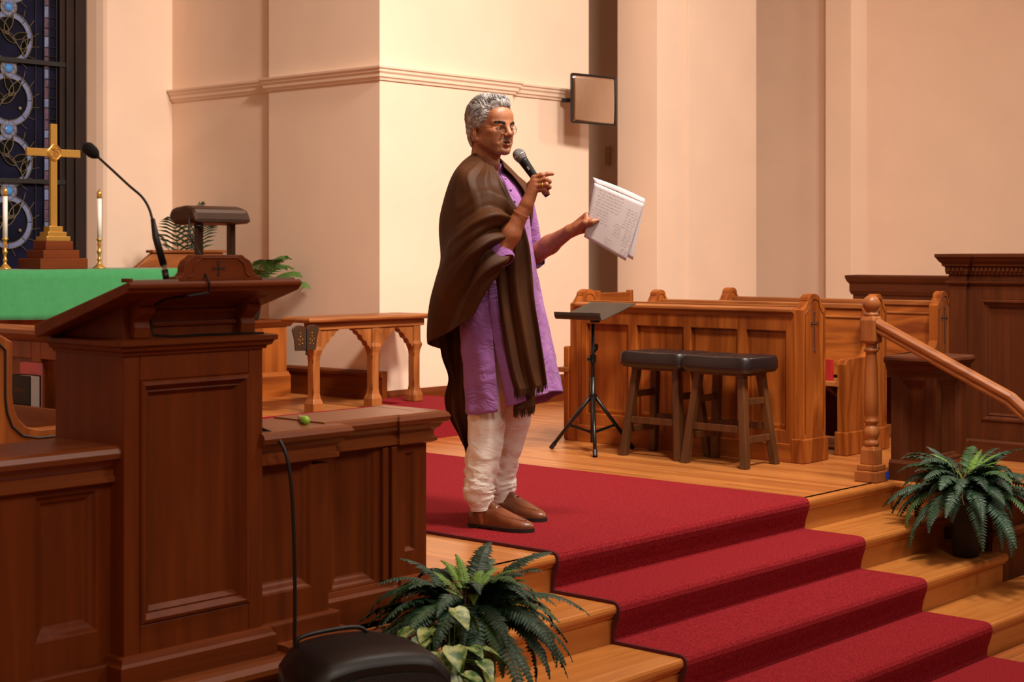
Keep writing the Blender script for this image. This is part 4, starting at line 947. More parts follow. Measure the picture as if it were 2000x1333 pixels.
# ================================================================== the speaker (figure)
def smin(a,b,k):
    h = np.maximum(k-np.abs(a-b),0)/k; return np.minimum(a,b)-h*h*k*.25
class SDF:
    """union / carving of tapered capsules and ellipsoids on a voxel grid, meshed with surface nets"""
    def __init__(s): s.p=[]
    def cone(s,a,b,r1,r2,k=.012,sub=False): s.p.append(('c',np.array(a,float),np.array(b,float),r1,r2,k,sub)); return s
    def chain(s,pts,rs,k=.008):
        for i in range(len(pts)-1): s.cone(pts[i],pts[i+1],rs[i],rs[i+1],k)
        return s
    def ell(s,c,r,k=.012,sub=False,rot=None): s.p.append(('e',np.array(c,float),np.array(r,float),rot,0,k,sub)); return s
    def mesh(s,h,post=None):
        lo=[];hi=[]
        for q in s.p:
            if q[6]: continue
            if q[0]=='c': r=max(q[3],q[4]); lo.append(np.minimum(q[1],q[2])-r); hi.append(np.maximum(q[1],q[2])+r)
            else: r=max(q[2]); lo.append(q[1]-r); hi.append(q[1]+r)
        lo=np.min(lo,0)-4*h; hi=np.max(hi,0)+4*h; n=np.ceil((hi-lo)/h).astype(int)+1
        F=np.full(tuple(n),.05,np.float32)
        ax=[(lo[i]+h*np.arange(n[i])).astype(np.float32) for i in range(3)]
        for q in s.p:
            if q[0]=='c': r=max(q[3],q[4])+q[5]+2*h; a=np.minimum(q[1],q[2])-r; b=np.maximum(q[1],q[2])+r
            else: r=max(q[2])+q[5]+2*h; a=q[1]-r; b=q[1]+r
            i0=np.clip(np.floor((a-lo)/h).astype(int),0,n-1); i1=np.clip(np.ceil((b-lo)/h).astype(int)+1,1,n)
            X=ax[0][i0[0]:i1[0],None,None];Y=ax[1][None,i0[1]:i1[1],None];Z=ax[2][None,None,i0[2]:i1[2]]
            if q[0]=='c':
                d=q[2]-q[1]; L=max(float(d@d),1e-9); px=X-q[1][0];py=Y-q[1][1];pz=Z-q[1][2]
                t=np.clip((px*d[0]+py*d[1]+pz*d[2])/L,0,1)
                f=np.sqrt((px-t*d[0])**2+(py-t*d[1])**2+(pz-t*d[2])**2)-(q[3]+(q[4]-q[3])*t)
            else:
                px=X-q[1][0];py=Y-q[1][1];pz=Z-q[1][2]
                if q[3] is not None:
                    m=np.array(q[3].inverted()); px,py,pz=(m[0,0]*px+m[0,1]*py+m[0,2]*pz, m[1,0]*px+m[1,1]*py+m[1,2]*pz, m[2,0]*px+m[2,1]*py+m[2,2]*pz)
                r_=q[2]; k0=np.sqrt((px/r_[0])**2+(py/r_[1])**2+(pz/r_[2])**2); k1=np.sqrt((px/r_[0]**2)**2+(py/r_[1]**2)**2+(pz/r_[2]**2)**2)+1e-9
                f=k0*(k0-1)/k1
            S=F[i0[0]:i1[0],i0[1]:i1[1],i0[2]:i1[2]]
            F[i0[0]:i1[0],i0[1]:i1[1],i0[2]:i1[2]] = -smin(-S,f,q[5]) if q[6] else smin(S,f.astype(np.float32),q[5])
        if post is not None: F=post(F,ax)
        return nets(F,lo,h)
def nets(F,lo,h):
    s=F<0; n=F.shape
    c=[(i,j,k) for i in (0,1) for j in (0,1) for k in (0,1)]
    sl=lambda A,o: A[o[0]:n[0]-1+o[0],o[1]:n[1]-1+o[1],o[2]:n[2]-1+o[2]]
    cnt=sum(sl(s,o).astype(np.int8) for o in c); act=(cnt>0)&(cnt<8)
    idx=np.full(act.shape,-1,np.int32); I=np.argwhere(act); idx[act]=np.arange(len(I))
    P=np.zeros((len(I),3)); W=np.zeros(len(I))
    for a in c:
        for d in range(3):
            if a[d]: continue
            b=list(a); b[d]=1
            va=F[I[:,0]+a[0],I[:,1]+a[1],I[:,2]+a[2]]; vb=F[I[:,0]+b[0],I[:,1]+b[1],I[:,2]+b[2]]
            m=(va<0)!=(vb<0); t=np.where(m,va/(va-vb+1e-12),0)
            q=np.tile(np.array(a,float),(len(I),1)); q[:,d]+=t; P[m]+=q[m]; W[m]+=1
    V=(I+P/W[:,None])*h+lo; Q=[]
    for d in range(3):
        A=[slice(None)]*3; B=[slice(None)]*3; A[d]=slice(0,-1); B[d]=slice(1,None)
        sa=s[tuple(A)]; sb=s[tuple(B)]; E_=np.argwhere(sa!=sb); u,v=[x for x in range(3) if x!=d]
        E_=E_[(E_[:,u]>0)&(E_[:,v]>0)&(E_[:,u]<n[u]-1)&(E_[:,v]<n[v]-1)]
        def cell(du,dv): q=E_.copy(); q[:,u]-=du; q[:,v]-=dv; return idx[q[:,0],q[:,1],q[:,2]]
        f=np.stack([cell(0,0),cell(1,0),cell(1,1),cell(0,1)],1); fl=s[E_[:,0],E_[:,1],E_[:,2]]
        if d==1: fl=~fl
        f[~fl]=f[~fl][:,::-1]; Q.append(f)
    Q=np.concatenate(Q); Q=Q[(Q>=0).all(1)]
    return V,Q[:,::-1]
def relax(V,Q,it=2,lam=.5):
    e=np.concatenate([Q[:,[0,1]],Q[:,[1,2]],Q[:,[2,3]],Q[:,[3,0]]]); 
    for _ in range(it):
        S=np.zeros_like(V); N_=np.zeros(len(V)); np.add.at(S,e[:,0],V[e[:,1]]); np.add.at(N_,e[:,0],1); np.add.at(S,e[:,1],V[e[:,0]]); np.add.at(N_,e[:,1],1)
        V=V*(1-lam)+lam*S/np.maximum(N_,1)[:,None]
    return V
def npmesh(name,V,Q):
    me=bpy.data.meshes.new(name); me.from_pydata([tuple(map(float,v)) for v in V],[],[tuple(map(int,q)) for q in Q]); me.update()
    for p in me.polygons: p.use_smooth=True
    return me
V3=lambda *a: np.array(at(*a))
MAN=(4.90,4.43,0)
man = thing('person', 'person in purple kurta and brown shawl speaking into a microphone on the red carpet', 'person', MAN)
HC=at(960,250,6.56); HY=R(-6.2)
HM=Matrix.Translation(HC)@Matrix.Rotation(HY,4,'Z')@Matrix.Rotation(R(2),4,'X')
HMn=np.array(HM)
def headw(V): V=np.asarray(V,float); return V@HMn[:3,:3].T+HMn[:3,3]
blocks=[]; cols=[]
# ---- head (local frame: -y is forward, z up, eyes at z = 0.005)
hd=SDF()
hd.ell((0,.018,.034),(.0735,.094,.082),.02).ell((0,-.030,-.012),(.062,.066,.075),.03)
hd.ell((0,-.062,.045),(.054,.030,.040),.03)                                           # forehead
for s in (-1,1):
    hd.cone((s*.054,.004,-.052),(s*.024,-.068,-.094),.020,.016,.025)                  # jaw
    hd.ell((s*.043,-.056,-.018),(.022,.022,.018),.02)                                 # cheek bone
    hd.ell((s*.034,-.060,-.055),(.022,.022,.028),.02)                                 # cheek
hd.ell((0,-.083,-.096),(.020,.017,.016),.018)                                         # chin
hd.ell((0,-.074,-.062),(.034,.024,.030),.02)                                          # muzzle
hd.cone((0,.030,-.050),(0,.050,-.20),.054,.060,.025); hd.cone((0,-.01,-.09),(0,.01,-.19),.03,.04,.03)   # neck
hd.ell((0,-.034,-.150),(.014,.016,.018),.014)                                         # throat
for s in (-1,1):
    hd.ell((s*.033,-.094,-.003),(.0185,.016,.0125),.014,True)                          # eye sockets
for s in (-1,1):
    hd.cone((s*.048,-.068,.018),(s*.012,-.088,.016),.0085,.0095,.012)                 # brow ridge
    hd.ell((s*.0325,-.0745,-.003),(.0150,.0135,.0125),.004)                            # closed-in lid volume
    hd.cone((s*.046,-.070,-.018),(s*.022,-.085,-.020),.0045,.0045,.010)               # lower lid bag
    hd.ell((s*.0325,-.0895,-.0050),(.0112,.0075,.0034),.002,True)                      # lid opening
hd.cone((0,-.086,.020),(0,-.1085,-.022),.0085,.0115,.010); hd.ell((0,-.1135,-.028),(.0118,.0105,.0098),.007)
for s in (-1,1):
    hd.ell((s*.0115,-.1035,-.0325),(.0078,.0098,.0075),.006); hd.ell((s*.0065,-.1095,-.0395),(.0036,.0050,.0030),.002,True)
    hd.cone((s*.019,-.095,-.032),(s*.032,-.083,-.060),.0012,.0012,.010,True)          # smile fold
hd.cone((0,-.100,-.040),(0,-.0985,-.052),.0085,.0095,.010)
hd.cone((-.019,-.0905,-.058),(0,-.1015,-.0545),.0045,.0058,.005).cone((.019,-.0905,-.058),(0,-.1015,-.0545),.0045,.0058,.005)
hd.cone((-.017,-.0905,-.0655),(0,-.1000,-.0705),.0045,.0068,.005).cone((.017,-.0905,-.0655),(0,-.1000,-.0705),.0045,.0068,.005)
hd.ell((0,-.1035,-.0622),(.0165,.0130,.0034),.002,True)                               # open mouth
hd.cone((-.012,-.094,-.081),(.012,-.094,-.081),.0035,.0035,.01,True)
for s in (-1,1):                                                                      # ears
    er=Matrix.Rotation(s*R(18),3,'Z')@Matrix.Rotation(R(-10),3,'X')
    hd.ell((s*.0750,.022,-.030),(.0100,.0195,.0320),.006,rot=er); hd.ell((s*.0860,.017,-.026),(.0060,.0105,.019),.004,True,rot=er); hd.ell((s*.0835,.016,-.028),(.0035,.0045,.012),.004,rot=er); hd.ell((s*.0735,.008,-.052),(.006,.008,.009),.006)
V,Q=hd.mesh(.0019); V=relax(V,Q,1,.35)
x,y,z=V.T
def gs(v,c,w): return np.exp(-((v-c)/w)**2)
base=np.array(lin((172,112,76))[:3]); hcol=np.tile(base,(len(V),1))
def tint(mask,col,amt):
    global hcol
    m=(np.clip(mask,0,1)*amt)[:,None]; hcol=hcol*(1-m)+np.array(lin(col)[:3])*m
front=(y<-.05)
tint(front*gs(z,-.060,.011)*(np.abs(x)<.022)*gs(y,-.104,.012),(128,68,56),.7)            # lips
must=front*np.exp(-(np.maximum(np.abs(x)-.022,0)/.006)**2)*gs(z,-.0475,.0078)*(y<-.082)
tint(must,(88,70,58),.75)
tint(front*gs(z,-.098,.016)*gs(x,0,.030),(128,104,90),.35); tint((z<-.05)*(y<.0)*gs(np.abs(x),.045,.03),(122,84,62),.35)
tint(front*gs(x,0,.014)*gs(z,-.026,.012)*(y<-.1),(172,100,72),.35); tint(front*gs(np.abs(x),.044,.014)*gs(z,-.02,.012),(172,104,72),.35)
tint((y<-.084)*(np.abs(x)<.017)*gs(z,-.0622,.0030)*(y>-.0985),(40,14,12),.9)
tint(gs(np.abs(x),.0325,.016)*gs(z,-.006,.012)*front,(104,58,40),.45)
blocks.append((headw(V),Q)); cols.append(hcol)
skin=np.array(lin((164,100,66))[:3])
# ---- right arm and hand round the microphone
def hand_block(S,h=.0022,tintcol=None):
    V,Q=S.mesh(h); V=relax(V,Q,1,.4); blocks.append((V,Q)); cols.append(np.tile(skin,(len(V),1)))
RS=V3(911,362,6.46); RE=V3(976,496,6.315); RW=V3(1029,399,6.30)
mic0=V3(1014,303,6.345); mic1=V3(1070,383,6.335)
ra=SDF().cone(RS,RE,.042,.040,.02).cone(RE,RE*.6+RW*.4,.040,.0385,.02).cone(RE*.6+RW*.4,RW,.0385,.0255,.02)
kn=[V3(1043,348,6.302),V3(1046,356,6.292),V3(1046,364,6.288),V3(1044,372,6.292)]           # knuckles, index .. little
for k,r_ in zip(kn,(.0125,.0125,.012,.0115)): ra.cone(RW,k,.0205,r_,.012)
ra.cone(V3(1036,385,6.305),V3(1043,362,6.315),.019,.017,.012)
ra.chain([kn[0],V3(1059,343,6.285),V3(1070,340,6.288),V3(1079,340,6.30)],[.0105,.0092,.0083,.0070],.006)
ra.chain([kn[1],V3(1066,351,6.275),V3(1073,355,6.302),V3(1067,358,6.325)],[.0110,.0095,.0088,.0078],.005)
ra.chain([kn[2],V3(1067,361,6.272),V3(1073,366,6.300),V3(1066,369,6.325)],[.0105,.0092,.0085,.0076],.005)
ra.chain([kn[3],V3(1063,371,6.280),V3(1069,376,6.305),V3(1062,378,6.328)],[.0098,.0084,.0078,.0070],.005)
ra.chain([V3(1034,380,6.325),V3(1035,362,6.362),V3(1046,346,6.372),V3(1056,341,6.368)],[.016,.0125,.0108,.0090],.010)
hand_block(ra)
# ---- left arm and hand on the papers
LS=V3(1012,362,6.70); LE=V3(1036,503,6.735); LW=V3(1113,452,6.575)
la=SDF().cone(LS,LE,.030,.040,.02).cone(LE,LE*.5+LW*.5,.042,.038,.02).cone(LE*.5+LW*.5,LW,.038,.026,.02)
lk=[V3(1145,421,6.545),V3(1150,430,6.560),V3(1151,440,6.565),V3(1149,449,6.562)]
for k,r_ in zip(lk,(.0125,.0125,.012,.0115)): la.cone(LW,k,.0205,r_,.012)
la.cone(V3(1122,449,6.562),V3(1138,438,6.548),.021,.018,.012)
for k,(a,b,c_) in zip(lk,(((1160,424,6.560),(1172,432,6.572),(1180,440,6.574)),((1168,435,6.575),(1180,442,6.582),(1188,449,6.582)),((1168,447,6.578),(1178,453,6.582),(1185,459,6.582)),((1163,456,6.574),(1171,461,6.578),(1177,466,6.578)))):
    la.chain([k,V3(*a),V3(*b),V3(*c_)],[.0105,.0092,.0085,.0075],.005)
la.chain([V3(1128,446,6.545),V3(1142,436,6.518),V3(1156,434,6.512),V3(1167,431,6.517)],[.0165,.0125,.0112,.0088],.010)
la.ell(V3(1146,428,6.530),(.012,.012,.012),.012)
hand_block(la)
# ---- hidden torso, hips, legs and ankles
tb=SDF(); pel=V3(968,600,6.60); che=V3(958,400,6.60)
tb.ell(che+np.array([0,0,-.03]),(.13,.075,.15),.05).ell(pel,(.13,.09,.12),.05).cone(che,pel,.085,.10,.05).cone(RS+np.array([.02,0,-.02]),LS+np.array([-.02,0,-.02]),.036,.036,.03)
RK=V3(948,830,6.50); RA=V3(944,990,6.475); LK=V3(1000,820,6.73); LA=V3(984,975,6.76)
tb.cone(pel+np.array([-.08,0,-.02]),RK,.06,.040,.03).cone(RK,RA,.040,.030,.03).cone(pel+np.array([.08,0,-.02]),LK,.06,.040,.03).cone(LK,LA,.040,.030,.03)
tb.cone(RA,RA+np.array([0,-.02,-.06]),.036,.036,.02).cone(LA,LA+np.array([0,-.02,-.06]),.036,.036,.02)
tb.cone(np.array(HC)+np.array([0,.05,-.16]),che+np.array([0,0,.05]),.050,.055,.03)
V,Q=tb.mesh(.011); blocks.append((V,Q)); cols.append(np.tile(skin,(len(V),1)))
off=0; AV=[];AQ=[]
for V,Q in blocks: AV.append(V); AQ.append(Q+off); off+=len(V)
bm_=npmesh('body',np.concatenate(AV),np.concatenate(AQ)); CC=np.concatenate(cols)
ca_=bm_.color_attributes.new('tone','FLOAT_COLOR','POINT'); ca_.data.foreach_set('color',np.concatenate([CC,np.ones((len(CC),1))],1).astype(np.float32).ravel())
def skinmat():
    m,t,b=nt('skin'); a=node(t,'ShaderNodeVertexColor'); a.layer_name='tone'
    n=node(t,'ShaderNodeTexNoise'); n.inputs['Scale'].default_value=60; n.inputs['Detail'].default_value=5; t.links.new(coords(t).outputs[0],n.inputs['Vector'])
    r_=ramp(t,[(.3,(.82,.80,.78,1)),(.7,(1.08,1.06,1.05,1))]); t.links.new(n.outputs[0],r_.inputs[0])
    mx=node(t,'ShaderNodeMix'); mx.data_type='RGBA'; mx.blend_type='MULTIPLY'; mx.inputs[0].default_value=1
    t.links.new(a.outputs[0],mx.inputs[6]); t.links.new(r_.outputs[0],mx.inputs[7]); t.links.new(mx.outputs[2],b.inputs['Base Color'])
    b.inputs['Roughness'].default_value=.46; b.inputs['Subsurface Weight'].default_value=.12; b.inputs['Subsurface Radius'].default_value=(.010,.004,.002); b.inputs['Subsurface Scale'].default_value=.6
    bump(t,b,n.outputs[0],.12,.002); return m
M['skin']=skinmat(); link('body',bm_,M['skin'],man)
def hpart(mb,name,mat,smooth=True,par=None,**k):
    mb.v=[tuple(HM@Vector(p)) for p in mb.v]; return mb.build(name,mat,par or man,smooth=smooth,**k)
M['eyew']=plain('eye_white',(168,150,136),.25,var=.03); M['iris']=plain('dark_iris',(26,14,8),.1); M['hairg']=None  # whites darkened: shade under the brows is put into the colour
for s in (-1,1):
    e=hpart(MB().ball((s*.0325,-.0745,-.0045),.0122,16,12),'eye',M['eyew'])
    gx=s*.0325+.0012; hpart(MB().ball((gx,-.0805,-.0048),(.0070,.0066,.0070),14,10),'iris',M['iris'],par=man)
hpart(MB().box(-.012,.012,-.097,-.090,-.0608,-.0572),'teeth',plain('teeth',(214,200,184),.3,var=.03),False)
M['brow']=plain('dark_brow',(30,22,18),.8,nscale=200); M['hair']=None
for s in (-1,1):
    bw=MB(); rnd=random.Random(9+s)
    for k in range(95):
        t=rnd.random(); p=Vector((s*lerp(.013,.050,t),lerp(-.1015,-.0795,t**1.3),lerp(.0150,.0215,math.sin(t*2.2)*.9)+rnd.uniform(-.0042,.0042)))
        bw.tube([p,p+Vector((s*.0055,.0026-.001*t,.0018-.003*t))*rnd.uniform(.8,1.4)],[.0014,.0005],4)
    hpart(bw,'eyebrow',M['brow'])
# ---- hair
def hairmat():
    m,t,b=nt('grey_hair'); n=node(t,'ShaderNodeTexNoise'); n.inputs['Scale'].default_value=26; n.inputs['Detail'].default_value=6; t.links.new(coords(t).outputs[0],n.inputs['Vector'])
    r_=ramp(t,[(.32,lin((84,80,80))),(.66,lin((196,192,190)))]); t.links.new(n.outputs[0],r_.inputs[0]); t.links.new(r_.outputs[0],b.inputs['Base Color'])
    b.inputs['Roughness'].default_value=.42; bump(t,b,n.outputs[0],.25,.004); return m
M['hair']=hairmat()
hs=SDF().ell((0,.024,.044),(.0815,.1005,.0885),.02).ell((0,-.040,.100),(.050,.040,.028),.03).ell((0,.046,-.015),(.0735,.066,.092),.03)
HL_Y=[-.12,-.085,-.066,-.053,-.046,-.036,-.020,-.008,.036,.046,.060,.080,.13]; HL_Z=[.10,.088,.076,.060,.035,.010,-.016,-.004,-.006,-.055,-.085,-.100,-.105]
def hpost(F,ax):
    Y=ax[1][None,:,None]; Z=ax[2][None,None,:]; X=ax[0][:,None,None]
    zl=np.interp(ax[1],HL_Y,HL_Z).astype(np.float32)[None,:,None]-np.float32(0)
    wav=.0016*np.sin(95*Y+60*Z+22*np.sin(30*X+14*Y))+.0014*np.sin(160*Z-70*Y+12*np.sin(50*X))
    return np.maximum(F+wav,(zl-Z)*.75+.002*np.sin(240*Y))
V,Q=hs.mesh(.0024,hpost); V=relax(V,Q,2,.5); link('hair',npmesh('hair',headw(V),Q),M['hair'],man)
lk_=MB(); rnd=random.Random(21)
def shell(th,ph,r=1.0): return Vector((.0825*r*math.cos(ph)*math.sin(th), .024-.1020*r*math.cos(ph)*math.cos(th), .044+.0900*r*math.sin(ph)))
cnt=0
while cnt<1300:
    th=rnd.uniform(-math.pi,math.pi); ph=rnd.uniform(-1.0,1.45); p=shell(th,ph)
    if p.z < np.interp(p.y,HL_Y,HL_Z)+.004: continue
    pts=[]; L=rnd.uniform(.35,.75); wob=rnd.uniform(0,6.3)
    for k in range(7):
        s_=k/6; dth=(1 if th>=0 else -1)*(.55*L*s_) if abs(th)<2.6 else 0; dph=-.55*L*s_ if abs(th)>.9 else .10*L*s_-.30*L*s_*s_
        q=shell(th+dth+.035*math.sin(wob+s_*5),ph+dph,1.012+.028*math.sin(math.pi*s_)+.014*math.sin(wob+s_*7)); pts.append(q)
    if min(pts[k].z-np.interp(pts[k].y,HL_Y,HL_Z) for k in range(7))<-.006: continue
    lk_.tube(pts,[.0006,.0014,.0017,.0017,.0014,.0009,.0003],4); cnt+=1
for i in range(700):                                      # locks swept back over the crown
    x0=rnd.uniform(-.062,.062); y0=rnd.uniform(-.082,.03); L=rnd.uniform(.05,.085); wob=rnd.uniform(0,6.3); pts=[]
    for k in range(8):
        s_=k/7; yy=y0+L*s_; xx=x0*(1+.12*s_)+.005*math.sin(wob+s_*6); q=1-(xx/.0825)**2-((yy-.024)/.112)**2
        if q<=0.02: break
        tq=1-(xx/.052)**2-((yy+.04)/.043)**2; zz=.044+.0905*math.sqrt(q)
        if tq>0: zz=max(zz,.098+.030*math.sqrt(tq))
        pts.append(Vector((xx,yy,zz+.003+.004*math.sin(math.pi*s_)+.003*math.sin(wob+s_*8))))
    if len(pts)<5 or pts[0].z<np.interp(pts[0].y,HL_Y,HL_Z): continue
    lk_.tube(pts,[.0007]+[.0017]*(len(pts)-2)+[.0004],4)
hpart(lk_,'hair_locks',M['hair'])
# ---- glasses
M['gold']=plain('gold_wire',(150,104,58),.3,.9); gl=MB()
for s in (-1,1):
    gl.tube([Vector((s*.0330+.0195*math.cos(2*math.pi*k/28), -.1010+.0065*abs(s*.033+.0195*math.cos(2*math.pi*k/28))/.05*1.0, -.0090+.0185*math.sin(2*math.pi*k/28))) for k in range(29)],.0011,6,False)
    gl.tube([(s*.0525,-.0945,-.004),(s*.070,-.070,-.003),(s*.0785,-.02,-.003),(s*.081,.014,-.006),(s*.0815,.030,-.022)],.0011,6)
gl.tube([(-.0138,-.0995,-.005),(-.007,-.1045,-.001),(.007,-.1045,-.001),(.0138,-.0995,-.005)],.0011,6)
glo=hpart(gl,'eyeglasses',M['gold']); 
def glassmat():
    m,t,b=nt('lens'); b.inputs['Transmission Weight'].default_value=1; b.inputs['Roughness'].default_value=0; b.inputs['IOR'].default_value=1.02; b.inputs['Base Color'].default_value=(.96,.97,.96,1); return m
M['lens']=glassmat()
for s in (-1,1):
    hpart(MB().add([Vector((s*.0330+.0188*math.cos(2*math.pi*k/24), -.1010+.0065*abs(s*.033+.0188*math.cos(2*math.pi*k/24))/.05, -.0090+.0178*math.sin(2*math.pi*k/24))) for k in range(24)],[tuple(range(24))]),'lens',M['lens'],False,glo,solid=.001)
# ---- clothing
_rp=np.random.RandomState(3).permutation(256); _rp=np.concatenate([_rp,_rp,_rp]); _rv=np.random.RandomState(4).uniform(-1,1,512)
def vnoise(x,y,z=0):
    xi,yi,zi=math.floor(x),math.floor(y),math.floor(z); fx,fy,fz=x-xi,y-yi,z-zi
    fx=fx*fx*(3-2*fx);fy=fy*fy*(3-2*fy);fz=fz*fz*(3-2*fz)
    h=lambda i,j,k:_rv[_rp[_rp[_rp[i&255]+(j&255)]+(k&255)]]
    l=lambda a,b,t:a+(b-a)*t
    return l(l(l(h(xi,yi,zi),h(xi+1,yi,zi),fx),l(h(xi,yi+1,zi),h(xi+1,yi+1,zi),fx),fy),l(l(h(xi,yi,zi+1),h(xi+1,yi,zi+1),fx),l(h(xi,yi+1,zi+1),h(xi+1,yi+1,zi+1),fx),fy),fz)
def crease(x,y,z=0): return 1-abs(vnoise(x,y,z))*2      # ridged noise: soft cloth creases
def clothmat(name,c1,c2,ns=5,weave=420,rough=.85,sheen=.15,wrinkle=0):
    m,t,b=nt(name); n=node(t,'ShaderNodeTexNoise'); n.inputs['Scale'].default_value=ns; n.inputs['Detail'].default_value=6; t.links.new(coords(t).outputs[0],n.inputs['Vector'])
    r_=ramp(t,[(.3,lin(c1)),(.7,lin(c2))]); t.links.new(n.outputs[0],r_.inputs[0]); t.links.new(r_.outputs[0],b.inputs['Base Color'])
    b.inputs['Roughness'].default_value=rough; b.inputs['Sheen Weight'].default_value=sheen; b.inputs['Specular IOR Level'].default_value=.2
    w=node(t,'ShaderNodeTexNoise'); w.inputs['Scale'].default_value=weave; t.links.new(coords(t).outputs[0],w.inputs['Vector']); bump(t,b,w.outputs[0],.12,.002)
    if wrinkle:
        k=node(t,'ShaderNodeTexNoise'); k.inputs['Scale'].default_value=9; k.inputs['Detail'].default_value=3; k.inputs['Distortion'].default_value=1.2; t.links.new(coords(t,(1,1,1.7)).outputs[0],k.inputs['Vector'])
        sb=node(t,'ShaderNodeMath',operation='SUBTRACT'); sb.inputs[1].default_value=.5; t.links.new(k.outputs[0],sb.inputs[0]); ab=node(t,'ShaderNodeMath',operation='ABSOLUTE'); t.links.new(sb.outputs[0],ab.inputs[0])
        b2=node(t,'ShaderNodeBump'); b2.inputs['Strength'].default_value=wrinkle; b2.inputs['Distance'].default_value=.03; t.links.new(ab.outputs[0],b2.inputs['Height'])
        t.links.new(b2.outputs[0],b.inputs['Normal'].links[0].from_node.inputs['Normal'])
    return m
M['kurta']=clothmat('purple_linen',(132,80,142),(160,106,168),wrinkle=.55); M['pants']=clothmat('white_cotton',(232,222,212),(244,238,230),sheen=.0,wrinkle=.35)
M['shawl']=clothmat('brown_wool',(58,30,10),(78,44,17),rough=.6,sheen=.0); M['leather_b']=plain('brown_leather',(112,58,30),.36,var=.25,nscale=18,bmp=.05,coat=.15)
M['sole']=plain('dark_sole',(30,20,16),.6)
LV=[(336,952,.062,.060),(340,953,.075,.070),(346,954,.115,.078),(354,957,.140,.084),(364,959,.160,.092),(400,963,.172,.114),(440,964,.176,.122),(480,966,.176,.126),(520,970,.182,.130),(560,974,.192,.136),(600,979,.202,.144),(640,984,.208,.152),(680,989,.212,.158),(720,994,.214,.163),(760,999,.217,.168),(800,1003,.220,.172)]
_py=[l[0] for l in LV]
def kur(py,th):
    cx=interp(py,_py,[l[1] for l in LV]); a=interp(py,_py,[l[2] for l in LV]); b=interp(py,_py,[l[3] for l in LV])
    d=interp(py,[330,500,800],[6.60,6.60,6.575]); c=at(cx,py,d); w=max(0,(py-420)/380)
    fold=w*(.008*math.sin(5*th+py*.006+.8)+.005*math.sin(11*th-py*.008+1))+.0035*crease(th*2.2+py*.011,py*.022-th*.9,1.3)+.0022*crease(th*4-py*.02,py*.05+th*2,7.7)
    p=c+Vector(((a+fold)*math.cos(th),(b+fold)*math.sin(th),0))
    return p
THS=math.pi+.62
rows=[]; NR=64; NC=96
for i in range(NR+1):
    py=lerp(336,803,i/NR); g=interp(py,[0,655,665,805],[0,0,.01,.10]); row=[]
    for k in range(NC+1):
        th=THS+g+(2*math.pi-2*g)*k/NC; p=kur(py,th); fr=max(0,-math.sin(th))
        if py>640: p.z+= .075*((py-640)/163)**2*max(0,fr*.4+.75*max(0,math.cos(th-5.2)))
        row.append(p)
    rows.append(row)
ku=MB().grid(rows).build('kurta',M['kurta'],man,smooth=True,solid=.003)
# collar, placket, buttons
cb_=[]
for i in range(5):
    t=i/4; cb_.append([at(lerp(953,951,t),lerp(340,316,t),6.60)+Vector((lerp(.070,.063,t)*math.cos(a),lerp(.066,.060,t)*math.sin(a),-.012*max(0,-math.sin(a)))) for a in [1.5*math.pi+.10+(2*math.pi-.2)*k/40 for k in range(41)]])
MB().grid(cb_).build('collar',M['kurta'],ku,smooth=True,solid=.004)
pk=[[kur(py,1.5*math.pi+u*.12)+Vector((0,-.004,0)) for u in (-1,-.4,.4,1)] for py in range(342,462,6)]
MB().grid(pk).build('placket',M['kurta'],ku,smooth=True,solid=.003)
bt=plain('purple_button',(166,130,186),.3)
for py in (350,372,394,418,442): 
    q=kur(py,1.5*math.pi); MB().ball((q.x,q.y-.009,q.z),(.0055,.003,.0055),10,6).build('button',bt,ku,smooth=True)
def tubecloth(name,pts,rs,mat,wr=.003,fw=60,par=None,n=28,m=30,seed=0):
    rows=[]; P=[Vector(p) for p in pts]
    for i in range(m+1):
        t=i/m*(len(P)-1); c=crom(P,t); d=(crom(P,min(t+.05,len(P)-1))-crom(P,max(t-.05,0))).normalized(); r=interp(t,range(len(rs)),rs)
        x_=d.cross(Vector((0,1,.01))).normalized(); y_=x_.cross(d)
        w_=wr(t) if callable(wr) else wr
        rows.append([c+(x_*math.cos(a)+y_*math.sin(a))*(r+w_*(crease(t*fw*.028+.55*math.sin(a+seed)+seed*3,1.6*math.cos(a-seed)+seed,1.6*math.sin(a))+.5*crease(t*fw*.055-.7*math.cos(a)+seed,2.4*math.sin(a+1),seed+5)-.4)) for a in [2*math.pi*k/n for k in range(n)]])
    return MB().grid(rows,True).build(name,mat,par or man,smooth=True,solid=.003)
RSv,REv,RWv,LSv,LEv,LWv=[Vector(v) for v in (RS,RE,RW,LS,LE,LW)]
tubecloth('sleeve',[RSv+Vector((.05,0,.02)),RSv,RSv.lerp(REv,.5),REv,REv+(REv-RSv).normalized()*.038],[.036,.042,.048,.051,.046],M['kurta'],.002,40,ku)
tubecloth('sleeve',[LSv+Vector((-.03,.02,-.02)),LSv+Vector((-.01,.01,-.02)),LSv.lerp(LEv,.5),LEv+Vector((0,.0,.02)),LEv.lerp(LWv,.12)],[.04,.050,.058,.058,.055],M['kurta'],.004,40,ku)
wrinkle=lambda t: .0025 if t<2.2 else .0075
tubecloth('trouser_leg',[at(960,655,6.53),at(952,790,6.505),at(950,830,6.495),at(944,890,6.485),at(938,935,6.475),at(936,962,6.475),at(941,988,6.475),at(942,996,6.475)],[.070,.074,.074,.066,.057,.060,.047,.046],M['pants'],lambda t: .004 if t<2.5 else (.0095 if t<5.6 else .001),70,man,36,70,1)
